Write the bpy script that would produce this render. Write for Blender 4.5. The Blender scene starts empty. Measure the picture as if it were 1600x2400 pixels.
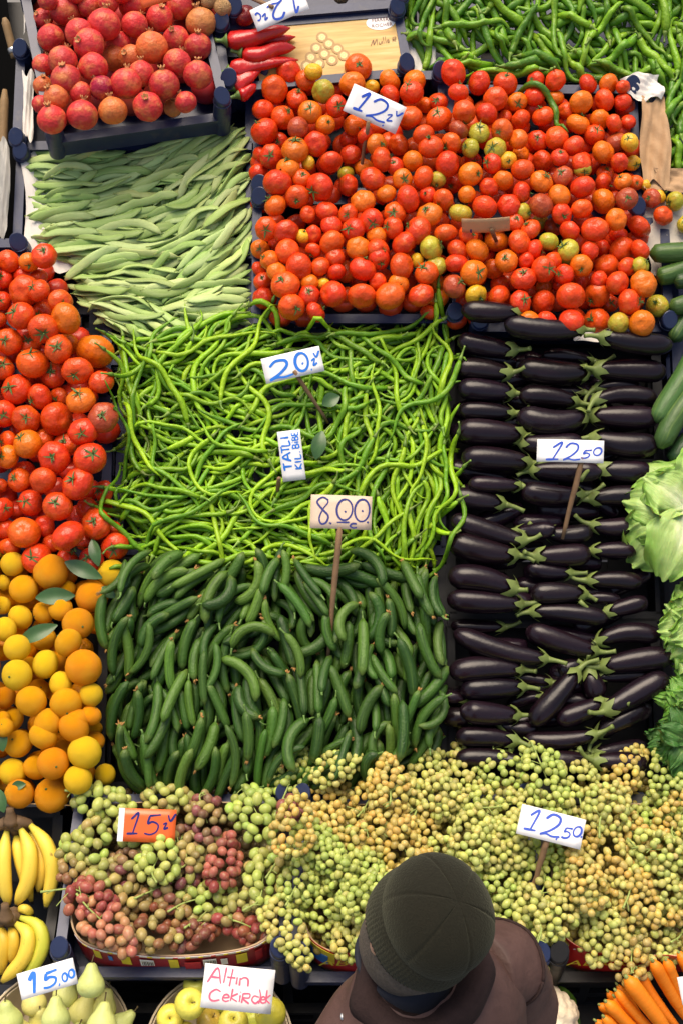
import bpy, math, random
import numpy as np
from mathutils import Vector, Matrix, Quaternion

rng = np.random.default_rng(7)
random.seed(7)
SC = bpy.context.scene
COL = SC.collection

# ------------------------------------------------------------------ camera
FPX = 3071.0                       # focal length in pixels of the 1600 x 2400 photograph
PITCH = math.radians(50)
CF = np.array([0, math.cos(PITCH), -math.sin(PITCH)])
CU = np.array([0, math.sin(PITCH), math.cos(PITCH)])
CR = np.array([1.0, 0, 0])
CP = np.array([0, 0, .95]) - 3.5 * CF
cam_data = bpy.data.cameras.new('camera')
cam = bpy.data.objects.new('camera', cam_data)
COL.objects.link(cam)
cam.location = CP
cam.rotation_euler = (math.pi / 2 - PITCH, 0, 0)
cam_data.sensor_fit = 'VERTICAL'
cam_data.sensor_height = 24
cam_data.lens = 24 * FPX / 2400
cam_data.clip_end = 200
SC.camera = cam

# ------------------------------------------------------------------ sky, sun, exposure
SUN_EL, SUN_AZ = math.radians(74), math.radians(335)      # azimuth clockwise from +Y
world = bpy.data.worlds.new('World'); SC.world = world; world.use_nodes = True
wn = world.node_tree.nodes; wl = world.node_tree.links
sky = wn.new('ShaderNodeTexSky'); sky.sky_type = 'NISHITA'; sky.sun_disc = False
sky.sun_elevation = SUN_EL; sky.sun_rotation = SUN_AZ
sky.air_density = .8; sky.dust_density = 4.0; sky.ozone_density = .6
wl.new(sky.outputs[0], wn['Background'].inputs[0]); wn['Background'].inputs[1].default_value = .10
sun_d = bpy.data.lights.new('sun', 'SUN'); sun = bpy.data.objects.new('sun', sun_d); COL.objects.link(sun)
sun_d.energy = 1.5; sun_d.angle = math.radians(48); sun_d.color = (1, .93, .82)
sd = Vector((math.sin(SUN_AZ) * math.cos(SUN_EL), math.cos(SUN_AZ) * math.cos(SUN_EL), math.sin(SUN_EL)))
sun.rotation_euler = sd.to_track_quat('Z', 'Y').to_euler(); sun.location = (0, 0, 8)
SC.view_settings.view_transform = 'Standard'; SC.view_settings.look = 'None'
SC.view_settings.gamma = 1; SC.view_settings.use_curve_mapping = False
SC.view_settings.exposure = 1.15
SC.view_settings.use_white_balance = True
SC.view_settings.white_balance_temperature = 7300
SC.cycles.max_bounces = 6; SC.cycles.diffuse_bounces = 3; SC.cycles.glossy_bounces = 3
SC.cycles.transmission_bounces = 4; SC.cycles.caustics_reflective = False; SC.cycles.caustics_refractive = False

# ------------------------------------------------------------------ frames
class Frame:
    def __init__(s, O, tilt, yaw=0, roll=0):
        m = Matrix.Rotation(yaw, 3, 'Z') @ Matrix.Rotation(tilt, 3, 'X') @ Matrix.Rotation(roll, 3, 'Y')
        m = np.array(m)
        s.O = np.array(O, float); s.ex, s.ev, s.ew = m[:, 0], m[:, 1], m[:, 2]
        s.M = np.eye(4); s.M[:3, :3] = m; s.M[:3, 3] = s.O
    def P(s, u, v, w=0.0):
        return s.O + np.multiply.outer(u, s.ex) + np.multiply.outer(v, s.ev) + np.multiply.outer(w, s.ew)
    def uv(s, X, Y, w=0.0):
        d = CF + (X - 800) / FPX * CR + (1200 - Y) / FPX * CU
        t = ((s.O + s.ew * w - CP) @ s.ew) / (d @ s.ew)
        q = CP + t * d - s.O
        return q @ s.ex, q @ s.ev
    def mat(s):
        return Matrix([list(r) for r in s.M])
def ray(X, Y, t):
    return CP + t * (CF + (X - 800) / FPX * CR + (1200 - Y) / FPX * CU)
def px(p):
    q = np.asarray(p) - CP; d = q @ CF
    return 800 + FPX * (q @ CR) / d, 1200 - FPX * (q @ CU) / d
def depth(p):
    return (np.asarray(p) - CP) @ CF

MAIN = Frame((0, 0, .95), math.radians(30))
_b = MAIN.P(*MAIN.uv(800, 1850))
GRAPE = Frame(_b, math.radians(1.5))

# ------------------------------------------------------------------ materials
MATS = {}
def new_mat(name, rough=.5, base=(.5, .5, .5), spec=.5, **kw):
    m = bpy.data.materials.new(name); m.use_nodes = True
    b = m.node_tree.nodes['Principled BSDF']
    b.inputs['Roughness'].default_value = rough
    b.inputs['Base Color'].default_value = (*base, 1)
    b.inputs['Specular IOR Level'].default_value = spec
    for k, v in kw.items():
        b.inputs[k.replace('_', ' ')].default_value = v
    MATS[name] = m
    return m, m.node_tree.nodes, m.node_tree.links, b
def nd(ns, t, **kw):
    n = ns.new('ShaderNode' + t)
    for k, v in kw.items():
        setattr(n, k, v)
    return n
def noise(ns, ls, vec, scale, detail=3, rough=.55):
    n = nd(ns, 'TexNoise'); n.inputs['Scale'].default_value = scale; n.inputs['Detail'].default_value = detail
    n.inputs['Roughness'].default_value = rough
    if vec is not None: ls.new(vec, n.inputs['Vector'])
    return n.outputs['Fac']
def ramp(ns, ls, fac, stops):
    r = nd(ns, 'ValToRGB'); e = r.color_ramp.elements
    while len(e) < len(stops): e.new(.5)
    for i, (p, c) in enumerate(stops):
        e[i].position = p; e[i].color = (*c, 1) if len(c) == 3 else c
    ls.new(fac, r.inputs[0]); return r.outputs[0]
def mix(ns, ls, fac, a, b, mode='MIX'):
    m = nd(ns, 'Mix', data_type='RGBA', blend_type=mode)
    for sock, v in ((m.inputs[0], fac), (m.inputs[6], a), (m.inputs[7], b)):
        if hasattr(v, 'is_linked') or isinstance(v, bpy.types.NodeSocket): ls.new(v, sock)
        elif isinstance(v, (int, float)): sock.default_value = v
        else: sock.default_value = (*v, 1)
    return m.outputs[2]
def vmath(ns, ls, op, a, b):
    m = nd(ns, 'VectorMath', operation=op)
    for i, v in enumerate((a, b)):
        if isinstance(v, bpy.types.NodeSocket): ls.new(v, m.inputs[i])
        else: m.inputs[i].default_value = v
    return m.outputs[0]
def fmath(ns, ls, op, a, b=0.0, clamp=False):
    m = nd(ns, 'Math', operation=op, use_clamp=clamp)
    for i, v in enumerate((a, b)):
        if isinstance(v, bpy.types.NodeSocket): ls.new(v, m.inputs[i])
        else: m.inputs[i].default_value = v
    return m.outputs[0]
def bump(ns, ls, b, height, strength, dist=.002):
    n = nd(ns, 'Bump'); n.inputs['Strength'].default_value = strength; n.inputs['Distance'].default_value = dist
    ls.new(height, n.inputs['Height']); ls.new(n.outputs[0], b.inputs['Normal'])
def local_vec(ns, ls):
    """object coordinates shifted by the object's random number, so that shared meshes differ"""
    tc = nd(ns, 'TexCoord'); oi = nd(ns, 'ObjectInfo')
    sh = nd(ns, 'CombineXYZ'); m = fmath(ns, ls, 'MULTIPLY', oi.outputs['Random'], 37.0)
    ls.new(m, sh.inputs[0]); ls.new(m, sh.inputs[1])
    return vmath(ns, ls, 'ADD', tc.outputs['Object'], sh.outputs[0]), tc, oi
def ring_vec(ns, ls, scale):
    at = nd(ns, 'Attribute', attribute_name='ring'); oi = nd(ns, 'ObjectInfo')
    sh = nd(ns, 'CombineXYZ'); ls.new(fmath(ns, ls, 'MULTIPLY', oi.outputs['Random'], 53.0), sh.inputs[0])
    v = vmath(ns, ls, 'ADD', at.outputs['Vector'], sh.outputs[0])
    return vmath(ns, ls, 'MULTIPLY', v, scale), at, oi

def fruit(name, rough, tints, nscale=3.0, spec=.5, bumps=None, sss=0.0, coat=0.0, unit=1.0, speck=None):
    """skin whose main colour is the object's own colour, blotched by noise towards the tints"""
    m, ns, ls, b = new_mat(name, rough, spec=spec)
    v, tc, oi = local_vec(ns, ls)
    col = oi.outputs['Color']
    for i, (tint, lo, hi, amt) in enumerate(tints):
        n = noise(ns, ls, v, nscale * (1 + .7 * i) * unit, 4)
        f = nd(ns, 'MapRange'); f.inputs[1].default_value = lo; f.inputs[2].default_value = hi; f.inputs[4].default_value = amt
        ls.new(n, f.inputs[0]); col = mix(ns, ls, f.outputs[0], col, tint)
    if speck:
        vo = nd(ns, 'TexVoronoi'); vo.inputs['Scale'].default_value = speck[1] * unit; ls.new(v, vo.inputs['Vector'])
        f = nd(ns, 'MapRange'); f.inputs[1].default_value = speck[2]; f.inputs[2].default_value = speck[2] * .6
        f.inputs[3].default_value = 0; f.inputs[4].default_value = speck[3]
        ls.new(vo.outputs['Distance'], f.inputs[0]); col = mix(ns, ls, f.outputs[0], col, speck[0])
    ls.new(col, b.inputs['Base Color'])
    if bumps:
        bump(ns, ls, b, noise(ns, ls, v, bumps[0] * unit, 2), bumps[1], bumps[2])
    r = noise(ns, ls, v, 6 * unit, 2)
    mr = nd(ns, 'MapRange'); mr.inputs[3].default_value = rough * .75; mr.inputs[4].default_value = rough * 1.35
    ls.new(r, mr.inputs[0]); ls.new(mr.outputs[0], b.inputs['Roughness'])
    if sss:
        b.inputs['Subsurface Weight'].default_value = sss; b.inputs['Subsurface Radius'].default_value = (1, .8, .4)
        b.inputs['Subsurface Scale'].default_value = .006
    if coat:
        b.inputs['Coat Weight'].default_value = coat; b.inputs['Coat Roughness'].default_value = .12
    return m
# unit-sized shared meshes: object coordinates run from -1 to 1
fruit('tomato_skin', .27, [((.70, .16, .015), .50, .80, .55), ((.30, .010, .006), .52, .78, .35)], 1.2, .36, (2.5, .14, .05))
fruit('pomegranate_skin', .42, [((.66, .25, .07), .47, .72, .75), ((.32, .012, .03), .5, .75, .5)], 1.3, .36, (3, .16, .05), speck=((.16, .07, .03), 7, .10, .7))
fruit('citrus_peel', .45, [((.86, .48, .02), .5, .8, .5)], 1.0, .3, (34, .55, .03))
fruit('berry_skin', .22, [((.60, .58, .26), .5, .8, .40), ((.36, .17, .05), .66, .86, .40)], 1.3, .45, None, sss=.3)
MATS['berry_skin'].node_tree.nodes['Principled BSDF'].inputs['Transmission Weight'].default_value = .33
MATS['berry_skin'].node_tree.nodes['Principled BSDF'].inputs['IOR'].default_value = 1.36
fruit('pear_skin', .42, [((.42, .40, .08), .5, .8, .5)], 1.6, .4, (6, .1, .03), speck=((.25, .24, .06), 26, .10, .35))
fruit('apple_skin', .32, [((.55, .50, .06), .45, .75, .5)], 1.4, .45, (4, .1, .03), speck=((.4, .36, .10), 20, .09, .4))
fruit('potato_skin', .6, [((.30, .17, .06), .45, .7, .7)], 2.0, .3, (8, .5, .05), speck=((.10, .05, .02), 9, .12, .6))
fruit('cauliflower_curd', .65, [((.60, .46, .28), .5, .8, .6)], 20, .3, (140, .6, .003))

def tubeskin(name, rough, tints, rscale, spec=.5, bumps=None, coat=0.0, band=None, endtint=None):
    """skin of a long fruit: noise drawn out along the fruit through its ring attribute"""
    m, ns, ls, b = new_mat(name, rough, spec=spec)
    v, at, oi = ring_vec(ns, ls, rscale)
    col = oi.outputs['Color']
    for i, (tint, lo, hi, amt) in enumerate(tints):
        n = noise(ns, ls, v, 1.0 + .8 * i, 4)
        f = nd(ns, 'MapRange'); f.inputs[1].default_value = lo; f.inputs[2].default_value = hi; f.inputs[4].default_value = amt
        ls.new(n, f.inputs[0]); col = mix(ns, ls, f.outputs[0], col, tint)
    if endtint:
        sep = nd(ns, 'Attribute', attribute_name='along')
        for tint, lo, hi, amt in endtint:
            f = nd(ns, 'MapRange'); f.inputs[1].default_value = lo; f.inputs[2].default_value = hi; f.inputs[4].default_value = amt
            ls.new(sep.outputs['Fac'], f.inputs[0]); col = mix(ns, ls, f.outputs[0], col, tint)
    ls.new(col, b.inputs['Base Color'])
    if bumps:
        bv, _, _ = ring_vec(ns, ls, bumps[0]); bump(ns, ls, b, noise(ns, ls, bv, 1.0, 3), bumps[1], bumps[2])
    if coat:
        b.inputs['Coat Weight'].default_value = coat; b.inputs['Coat Roughness'].default_value = .15
    return m
tubeskin('eggplant_skin', .27, [((.020, .007, .012), .5, .8, .8), ((.05, .03, .02), .68, .74, .4)], (.08, 1.1, 1.1), .24, ((.35, 1.2, 1.2), .25, .006), coat=.22)
tubeskin('cucumber_skin', .44, [((.10, .19, .035), .52, .72, .6), ((.010, .030, .006), .48, .72, .7)], (.10, 2.6, 2.6), .36,
         ((1.6, 3, 3), .7, .003), endtint=[((.15, .22, .05), .84, 1.0, .6)])
tubeskin('zucchini_skin', .40, [((.14, .22, .05), .5, .70, .65), ((.02, .05, .01), .5, .7, .5)], (.08, 3, 3), .35, ((.5, 4, 4), .35, .003))
tubeskin('pepper_skin', .38, [((.40, .54, .04), .5, .8, .5), ((.07, .19, .012), .5, .8, .5)], (.25, .8, .8), .38, ((.9, .9, .9), .6, .005))
tubeskin('bean_skin', .55, [((.48, .58, .27), .48, .78, .6), ((.20, .32, .09), .52, .8, .5)], (.14, 1.2, 1.2), .3, ((.6, .8, .8), .35, .003))
tubeskin('red_pepper_skin', .26, [((.50, .02, .010), .45, .8, .5)], (.2, .7, .7), .5, ((.5, 1, 1), .5, .006), coat=.2)
tubeskin('banana_peel', .45, [((.75, .52, .06), .5, .75, .5), ((.16, .08, .02), .64, .74, .7)], (.3, 1.6, 1.6), .4, ((.3, 1, 1), .1, .002),
         endtint=[((.42, .46, .06), .20, .0, .8)])
tubeskin('carrot_skin', .46, [((.86, .30, .03), .5, .75, .5), ((.60, .14, .01), .62, .8, .4)], (2.2, .5, .5), .3, ((3.0, .4, .4), .5, .002))
tubeskin('green_stalk', .5, [((.22, .28, .08), .5, .8, .6)], (.6, 1, 1), .4)
tubeskin('woody_stalk', .7, [((.16, .12, .05), .45, .8, .7)], (.5, 2, 2), .3, ((.6, 5, 5), .4, .002))

def flat(name, base, rough=.6, var=.25, scale=20, spec=.4, bmp=None, dirt=None, coord='Object'):
    m, ns, ls, b = new_mat(name, rough, spec=spec)
    tc = nd(ns, 'TexCoord'); v = tc.outputs[coord]
    n = noise(ns, ls, v, scale, 5)
    c = mix(ns, ls, n, tuple(x * (1 - var) for x in base), tuple(min(1, x * (1 + var)) for x in base))
    if dirt:
        n2 = noise(ns, ls, v, dirt[1], 6); f = nd(ns, 'MapRange'); f.inputs[1].default_value = dirt[2]; f.inputs[2].default_value = dirt[2] + .15
        f.inputs[4].default_value = dirt[3]; ls.new(n2, f.inputs[0]); c = mix(ns, ls, f.outputs[0], c, dirt[0])
    ls.new(c, b.inputs['Base Color'])
    if bmp: bump(ns, ls, b, noise(ns, ls, v, bmp[0], 4), bmp[1], bmp[2])
    return m
flat('navy_plastic', (.016, .026, .075), .38, .3, 14, .5, (90, .15, .002), ((.11, .10, .10), 22, .60, .45))
flat('black_plastic', (.007, .007, .008), .5, .3, 14, .4, (90, .15, .002), ((.025, .022, .02), 18, .62, .5))
flat('shade_black', (.003, .003, .003), 1.0, .3, 14, .05)  # deep shade of the left-hand gap, put into a near-black colour
flat('card_white', (.80, .80, .80), .55, .05, 30, .4, (40, .08, .001), ((.66, .62, .55), 26, .66, .5))
flat('card_kraft', (.60, .47, .36), .6, .10, 60, .3, (60, .1, .001), ((.45, .32, .22), 26, .62, .5))
flat('card_tan', (.56, .34, .18), .6, .10, 60, .3, (60, .1, .001), ((.42, .24, .12), 26, .62, .5))
flat('card_orange', (.85, .14, .035), .25, .06, 30, .5)
flat('ink_blue', (.012, .07, .48), .45, .25, 60, .4)
flat('ink_navy', (.012, .018, .16), .45, .25, 60, .4)
flat('ink_azure', (.010, .17, .66), .45, .2, 60, .4)
flat('ink_pink', (.78, .13, .22), .45, .2, 60, .4)
flat('stick_wood', (.22, .13, .07), .7, .4, 40, .3, (120, .4, .002))
flat('pole_wood', (.24, .15, .07), .6, .4, 30, .3, (90, .3, .002))
flat('kraft_paper', (.42, .26, .14), .7, .2, 8, .3, (16, .5, .01), ((.30, .17, .08), 6, .55, .5))
flat('white_paper', (.72, .68, .62), .7, .08, 10, .3, (12, .4, .01), ((.55, .48, .40), 7, .60, .4))
flat('grey_plastic', (.34, .33, .30), .5, .2, 10, .35, (12, .4, .01))
flat('newsprint', (.58, .53, .45), .7, .06, 10, .3, (14, .3, .01), ((.16, .15, .14), 60, .57, .6))
flat('plywood', (.52, .42, .28), .6, .2, 12, .35, (60, .3, .002), ((.30, .21, .11), 10, .6, .4))
flat('tray_card', (.44, .31, .18), .7, .2, 12, .3, (50, .3, .002))
flat('red_print', (.34, .012, .014), .35, .4, 40, .45)
flat('scarlet_print', (.55, .02, .02), .35, .2, 40, .45)
flat('yellow_print', (.80, .66, .04), .4, .08, 40, .4)
flat('blue_print', (.03, .20, .62), .4, .1, 40, .4)
flat('white_print', (.8, .8, .78), .4, .05, 40, .4)
flat('black_print', (.02, .02, .02), .4, .1, 40, .4)
flat('brown_print', (.20, .09, .04), .5, .1, 40, .4)
flat('maroon_print', (.16, .03, .03), .5, .1, 40, .4)
flat('concrete', (.16, .155, .15), .85, .3, 3, .3, (40, .3, .004), ((.07, .065, .06), 2, .5, .6))
flat('calyx_green', (.075, .135, .030), .55, .5, 60, .4, (60, .3, .003))
flat('eggplant_cap', (.15, .20, .05), .5, .35, 40, .4, (60, .3, .002), ((.07, .045, .02), 30, .6, .6))
flat('dry_flower', (.36, .19, .06), .8, .5, 200, .3)
flat('pomegranate_crown', (.46, .21, .08), .6, .5, 3, .3)
flat('banana_crown', (.14, .085, .045), .75, .5, 40, .3, (60, .5, .004))
flat('banana_tip', (.022, .018, .013), .8, .4, 60, .3)
flat('leaf_green', (.040, .105, .030), .38, .4, 25, .5, (40, .3, .002))
flat('stem_green', (.30, .38, .10), .5, .35, 40, .4, (60, .2, .002), ((.24, .15, .06), 50, .6, .5))
flat('twine', (.42, .27, .12), .8, .3, 80, .3)
flat('steel', (.5, .5, .5), .35, .2, 40, .5)
MATS['steel'].node_tree.nodes['Principled BSDF'].inputs['Metallic'].default_value = .9
flat('skin', (.36, .20, .14), .5, .2, 30, .4, (140, .2, .001))
flat('grey_hair', (.09, .075, .06), .8, .6, 120, .3, (220, .8, .003))
flat('jacket', (.082, .043, .036), .6, .25, 40, .3, (22, .5, .010), ((.056, .029, .024), 9, .5, .6))
flat('collar', (.028, .016, .015), .9, .3, 60, .2, (140, .5, .004))
flat('trousers', (.02, .022, .03), .8, .3, 60, .2)
flat('shoe', (.012, .011, .010), .4, .3, 40, .4)

def gold_mat():
    m, ns, ls, b = new_mat('gold_print', .38)
    tc = nd(ns, 'TexCoord'); v = vmath(ns, ls, 'MULTIPLY', tc.outputs['Object'], (2.5, 30, 1))
    n = noise(ns, ls, v, 2.2, 5)
    c = ramp(ns, ls, n, [(.25, (.40, .20, .035)), (.5, (.60, .36, .085)), (.72, (.70, .50, .20))])
    ls.new(c, b.inputs['Base Color'])
    m, ns, ls, b = new_mat('gold_foil_print', .35)
    tc = nd(ns, 'TexCoord'); ln = nd(ns, 'VectorMath', operation='LENGTH'); ls.new(tc.outputs['Object'], ln.inputs[0])
    n = noise(ns, ls, tc.outputs['Object'], 4.5, 4)
    a = fmath(ns, ls, 'ADD', ln.outputs['Value'], fmath(ns, ls, 'MULTIPLY', n, .55))
    c = ramp(ns, ls, a, [(.28, (.85, .74, .42)), (.5, (.72, .50, .12)), (.75, (.78, .62, .26)), (.95, (.34, .17, .02))])
    ls.new(c, b.inputs['Base Color'])
gold_mat()
def knit_mat():
    m, ns, ls, b = new_mat('knit_wool', .95, spec=.15)
    at = nd(ns, 'Attribute', attribute_name='ring')
    v = vmath(ns, ls, 'MULTIPLY', at.outputs['Vector'], (1, 1, 1))
    tc = nd(ns, 'TexCoord')
    n = noise(ns, ls, tc.outputs['Object'], 260, 3); n2 = noise(ns, ls, tc.outputs['Object'], 30, 3)
    c = mix(ns, ls, n, (.004, .0042, .0026), (.019, .018, .012))
    c = mix(ns, ls, fmath(ns, ls, 'MULTIPLY', n2, .5), c, (.014, .012, .007))
    ls.new(c, b.inputs['Base Color'])
    bump(ns, ls, b, n, .8, .0025)
    b.inputs['Sheen Weight'].default_value = .25; b.inputs['Sheen Tint'].default_value = (.4, .42, .3, 1)
knit_mat()
def lettuce_mat(name, edge, mid, rib):
    m, ns, ls, b = new_mat(name, .42, spec=.4)
    at = nd(ns, 'Attribute', attribute_name='ring'); sp = nd(ns, 'SeparateXYZ'); ls.new(at.outputs['Vector'], sp.inputs[0])
    s, t = sp.outputs[0], sp.outputs[1]
    tc = nd(ns, 'TexCoord')
    n = noise(ns, ls, tc.outputs['Object'], 38, 5)
    a = fmath(ns, ls, 'MULTIPLY', fmath(ns, ls, 'ABSOLUTE', t), .55)
    a = fmath(ns, ls, 'ADD', a, fmath(ns, ls, 'MULTIPLY', s, .65))
    a = fmath(ns, ls, 'ADD', a, fmath(ns, ls, 'MULTIPLY', fmath(ns, ls, 'SUBTRACT', n, .5), .5))
    c = ramp(ns, ls, a, [(.12, rib), (.5, mid), (.95, edge)])
    ls.new(c, b.inputs['Base Color'])
    v = vmath(ns, ls, 'MULTIPLY', at.outputs['Vector'], (5, 9, 1)); bump(ns, ls, b, noise(ns, ls, v, 1.2, 4), .6, .006)
    b.inputs['Subsurface Weight'].default_value = .15; b.inputs['Subsurface Scale'].default_value = .004
lettuce_mat('lettuce_leaf', (.20, .38, .06), (.38, .52, .17), (.70, .72, .46))
lettuce_mat('lettuce_dark', (.10, .25, .03), (.17, .34, .07), (.45, .52, .25))
lettuce_mat('herb_leaf', (.035, .12, .018), (.050, .15, .025), (.16, .28, .08))

# ------------------------------------------------------------------ objects
def link(name, data, parent=None, mw=None):
    o = bpy.data.objects.new(name, data); COL.objects.link(o)
    if parent is not None: o.parent = parent
    if mw is not None: o.matrix_world = mw
    return o
def mesh(name, verts, faces, mat, smooth=True, ring=None, along=None):
    me = bpy.data.meshes.new(name)
    me.from_pydata(verts.tolist() if hasattr(verts, 'tolist') else verts, [], faces)
    if smooth: me.polygons.foreach_set('use_smooth', np.ones(len(me.polygons), bool))
    for m in (mat if isinstance(mat, (list, tuple)) else [mat]):
        me.materials.append(MATS[m])
    if ring is not None:
        a = me.attributes.new('ring', 'FLOAT_VECTOR', 'POINT'); a.data.foreach_set('vector', np.asarray(ring, np.float32).ravel())
    if along is not None:
        a = me.attributes.new('along', 'FLOAT', 'POINT'); a.data.foreach_set('value', np.asarray(along, np.float32).ravel())
    me.update()
    return me
def tag(o, label=None, cat=None, group=None, kind=None):
    for k, v in (('label', label), ('category', cat), ('group', group), ('kind', kind)):
        if v: o[k] = v
    return o
def empty(name, mw=None, loc=None):
    o = bpy.data.objects.new(name, None); COL.objects.link(o); o.empty_display_size = .05
    if mw is not None: o.matrix_world = mw
    if loc is not None: o.location = loc
    return o
def norm(v):
    v = np.asarray(v, float); return v / (np.linalg.norm(v, axis=-1, keepdims=True) + 1e-12)
_FC = {}
def tube_faces(N, n):
    if (N, n) not in _FC:
        f = [(i * n + j, i * n + (j + 1) % n, (i + 1) * n + (j + 1) % n, (i + 1) * n + j) for i in range(N - 1) for j in range(n)]
        a, b = N * n, N * n + 1
        f += [(a, (j + 1) % n, j) for j in range(n)] + [(b, (N - 1) * n + j, (N - 1) * n + (j + 1) % n) for j in range(n)]
        _FC[(N, n)] = f
    return _FC[(N, n)]
def tube(P, R, n=8, up=None, sx=1.0, sy=1.0, roll=None, sect=None):
    """closed tube along points P with radii R; returns verts, faces, ring attribute (cm along, cos, sin), along 0..1"""
    P = np.asarray(P, float); N = len(P); R = np.broadcast_to(np.asarray(R, float), (N,))
    T = np.gradient(P, axis=0); T = norm(T)
    if up is None:
        up = np.array([0, 0, 1.0]); 
        if abs(T[0] @ up) > .9: up = np.array([1.0, 0, 0])
        b = norm(np.cross(T[0], up)); B = [b]
        for i in range(1, N):
            b = norm(b - T[i] * (b @ T[i])); B.append(b)
        B = np.array(B)
    else:
        B = norm(np.cross(T, np.asarray(up, float)))
    Nn = np.cross(B, T)
    if roll is not None:
        c, s = np.cos(roll), np.sin(roll)
        c = np.broadcast_to(c, (N,))[:, None]; s = np.broadcast_to(s, (N,))[:, None]
        B, Nn = B * c + Nn * s, Nn * c - B * s
    a = np.arange(n) / n * 2 * math.pi
    k = np.ones(n) if sect is None else sect(a)
    V = P[:, None, :] + R[:, None, None] * ((np.cos(a) * k)[None, :, None] * B[:, None, :] * sx + (np.sin(a) * k)[None, :, None] * Nn[:, None, :] * sy)
    V = np.concatenate([V.reshape(-1, 3), P[:1], P[-1:]])
    L = np.concatenate([[0], np.cumsum(np.linalg.norm(np.diff(P, axis=0), axis=1))])
    ring = np.concatenate([np.stack([np.repeat(L * 100, n), np.tile(np.cos(a), N), np.tile(np.sin(a), N)], 1), [[L[0] * 100, 0, 0], [L[-1] * 100, 0, 0]]])
    al = np.concatenate([np.repeat(L / L[-1], n), [0, 1]])
    return V, tube_faces(N, n), ring, al
def join(parts):
    Vs, Fs, Rs, As, o = [], [], [], [], 0
    for p in parts:
        V, F = p[0], p[1]; Vs.append(V); Fs += [tuple(i + o for i in f) for f in F]
        Rs.append(p[2] if len(p) > 2 and p[2] is not None else np.zeros((len(V), 3)))
        As.append(p[3] if len(p) > 3 and p[3] is not None else np.zeros(len(V))); o += len(V)
    return np.concatenate(Vs), Fs, np.concatenate(Rs), np.concatenate(As)
def sphere(nu, nv, fn=None):
    """unit sphere with poles on Z; fn(theta, phi) scales the radius"""
    V = [(0, 0, 1.0)]; 
    for i in range(1, nv):
        th = math.pi * i / nv
        for j in range(nu):
            ph = 2 * math.pi * j / nu
            V.append((math.sin(th) * math.cos(ph), math.sin(th) * math.sin(ph), math.cos(th)))
    V.append((0, 0, -1.0)); V = np.array(V)
    if fn is not None:
        th = np.arccos(np.clip(V[:, 2], -1, 1)); ph = np.arctan2(V[:, 1], V[:, 0]); V = V * fn(th, ph)[:, None]
    F = [(0, 1 + j, 1 + (j + 1) % nu) for j in range(nu)]
    for i in range(nv - 2):
        a = 1 + i * nu; b = a + nu
        F += [(a + j, b + j, b + (j + 1) % nu, a + (j + 1) % nu) for j in range(nu)]
    l = len(V) - 1; a = 1 + (nv - 2) * nu
    F += [(l, a + (j + 1) % nu, a + j) for j in range(nu)]
    return V, F
def lathe(prof, n=32, fn=None, close=True):
    """prof: (r, z) list"""
    V = np.array([(r * math.cos(2 * math.pi * j / n), r * math.sin(2 * math.pi * j / n), z) for r, z in prof for j in range(n)])
    N = len(prof)
    F = [(i * n + j, i * n + (j + 1) % n, (i + 1) * n + (j + 1) % n, (i + 1) * n + j) for i in range(N - 1) for j in range(n)]
    return V, F
def panel(W, H, T, slots=(), bev=0):
    """upright slab W x H x T centred on x, from z = 0, with rectangular holes (x0, x1, z0, z1) cut through; one connected mesh"""
    xs = sorted({-W / 2, W / 2, *[s[0] for s in slots], *[s[1] for s in slots]}); zs = sorted({0, H, *[s[2] for s in slots], *[s[3] for s in slots]})
    def hole(i, k):
        x, z = (xs[i] + xs[i + 1]) / 2, (zs[k] + zs[k + 1]) / 2
        return any(a < x < b and c < z < d for a, b, c, d in slots)
    V, F, ix = [], [], {}
    def vid(i, k, s):
        if (i, k, s) not in ix: ix[(i, k, s)] = len(V); V.append((xs[i], s * T / 2, zs[k]))
        return ix[(i, k, s)]
    nx, nz = len(xs) - 1, len(zs) - 1
    sol = lambda i, k: 0 <= i < nx and 0 <= k < nz and not hole(i, k)
    for i in range(nx):
        for k in range(nz):
            if not sol(i, k): continue
            F.append((vid(i, k, -1), vid(i + 1, k, -1), vid(i + 1, k + 1, -1), vid(i, k + 1, -1)))
            F.append((vid(i, k, 1), vid(i, k + 1, 1), vid(i + 1, k + 1, 1), vid(i + 1, k, 1)))
            if not sol(i - 1, k): F.append((vid(i, k, 1), vid(i, k, -1), vid(i, k + 1, -1), vid(i, k + 1, 1)))
            if not sol(i + 1, k): F.append((vid(i + 1, k, -1), vid(i + 1, k, 1), vid(i + 1, k + 1, 1), vid(i + 1, k + 1, -1)))
            if not sol(i, k - 1): F.append((vid(i, k, 1), vid(i + 1, k, 1), vid(i + 1, k, -1), vid(i, k, -1)))
            if not sol(i, k + 1): F.append((vid(i, k + 1, -1), vid(i + 1, k + 1, -1), vid(i + 1, k + 1, 1), vid(i, k + 1, 1)))
    return np.array(V), F
def box(x0, x1, y0, y1, z0, z1):
    V = np.array([(x, y, z) for z in (z0, z1) for y in (y0, y1) for x in (x0, x1)])
    return V, [(0, 2, 3, 1), (4, 5, 7, 6), (0, 1, 5, 4), (2, 6, 7, 3), (0, 4, 6, 2), (1, 3, 7, 5)]
def rot_to(d, spin=0.0):
    """quaternion turning +Z to d"""
    return Vector(d).to_track_quat('Z', 'Y') @ Quaternion((0, 0, 1), spin)
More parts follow.
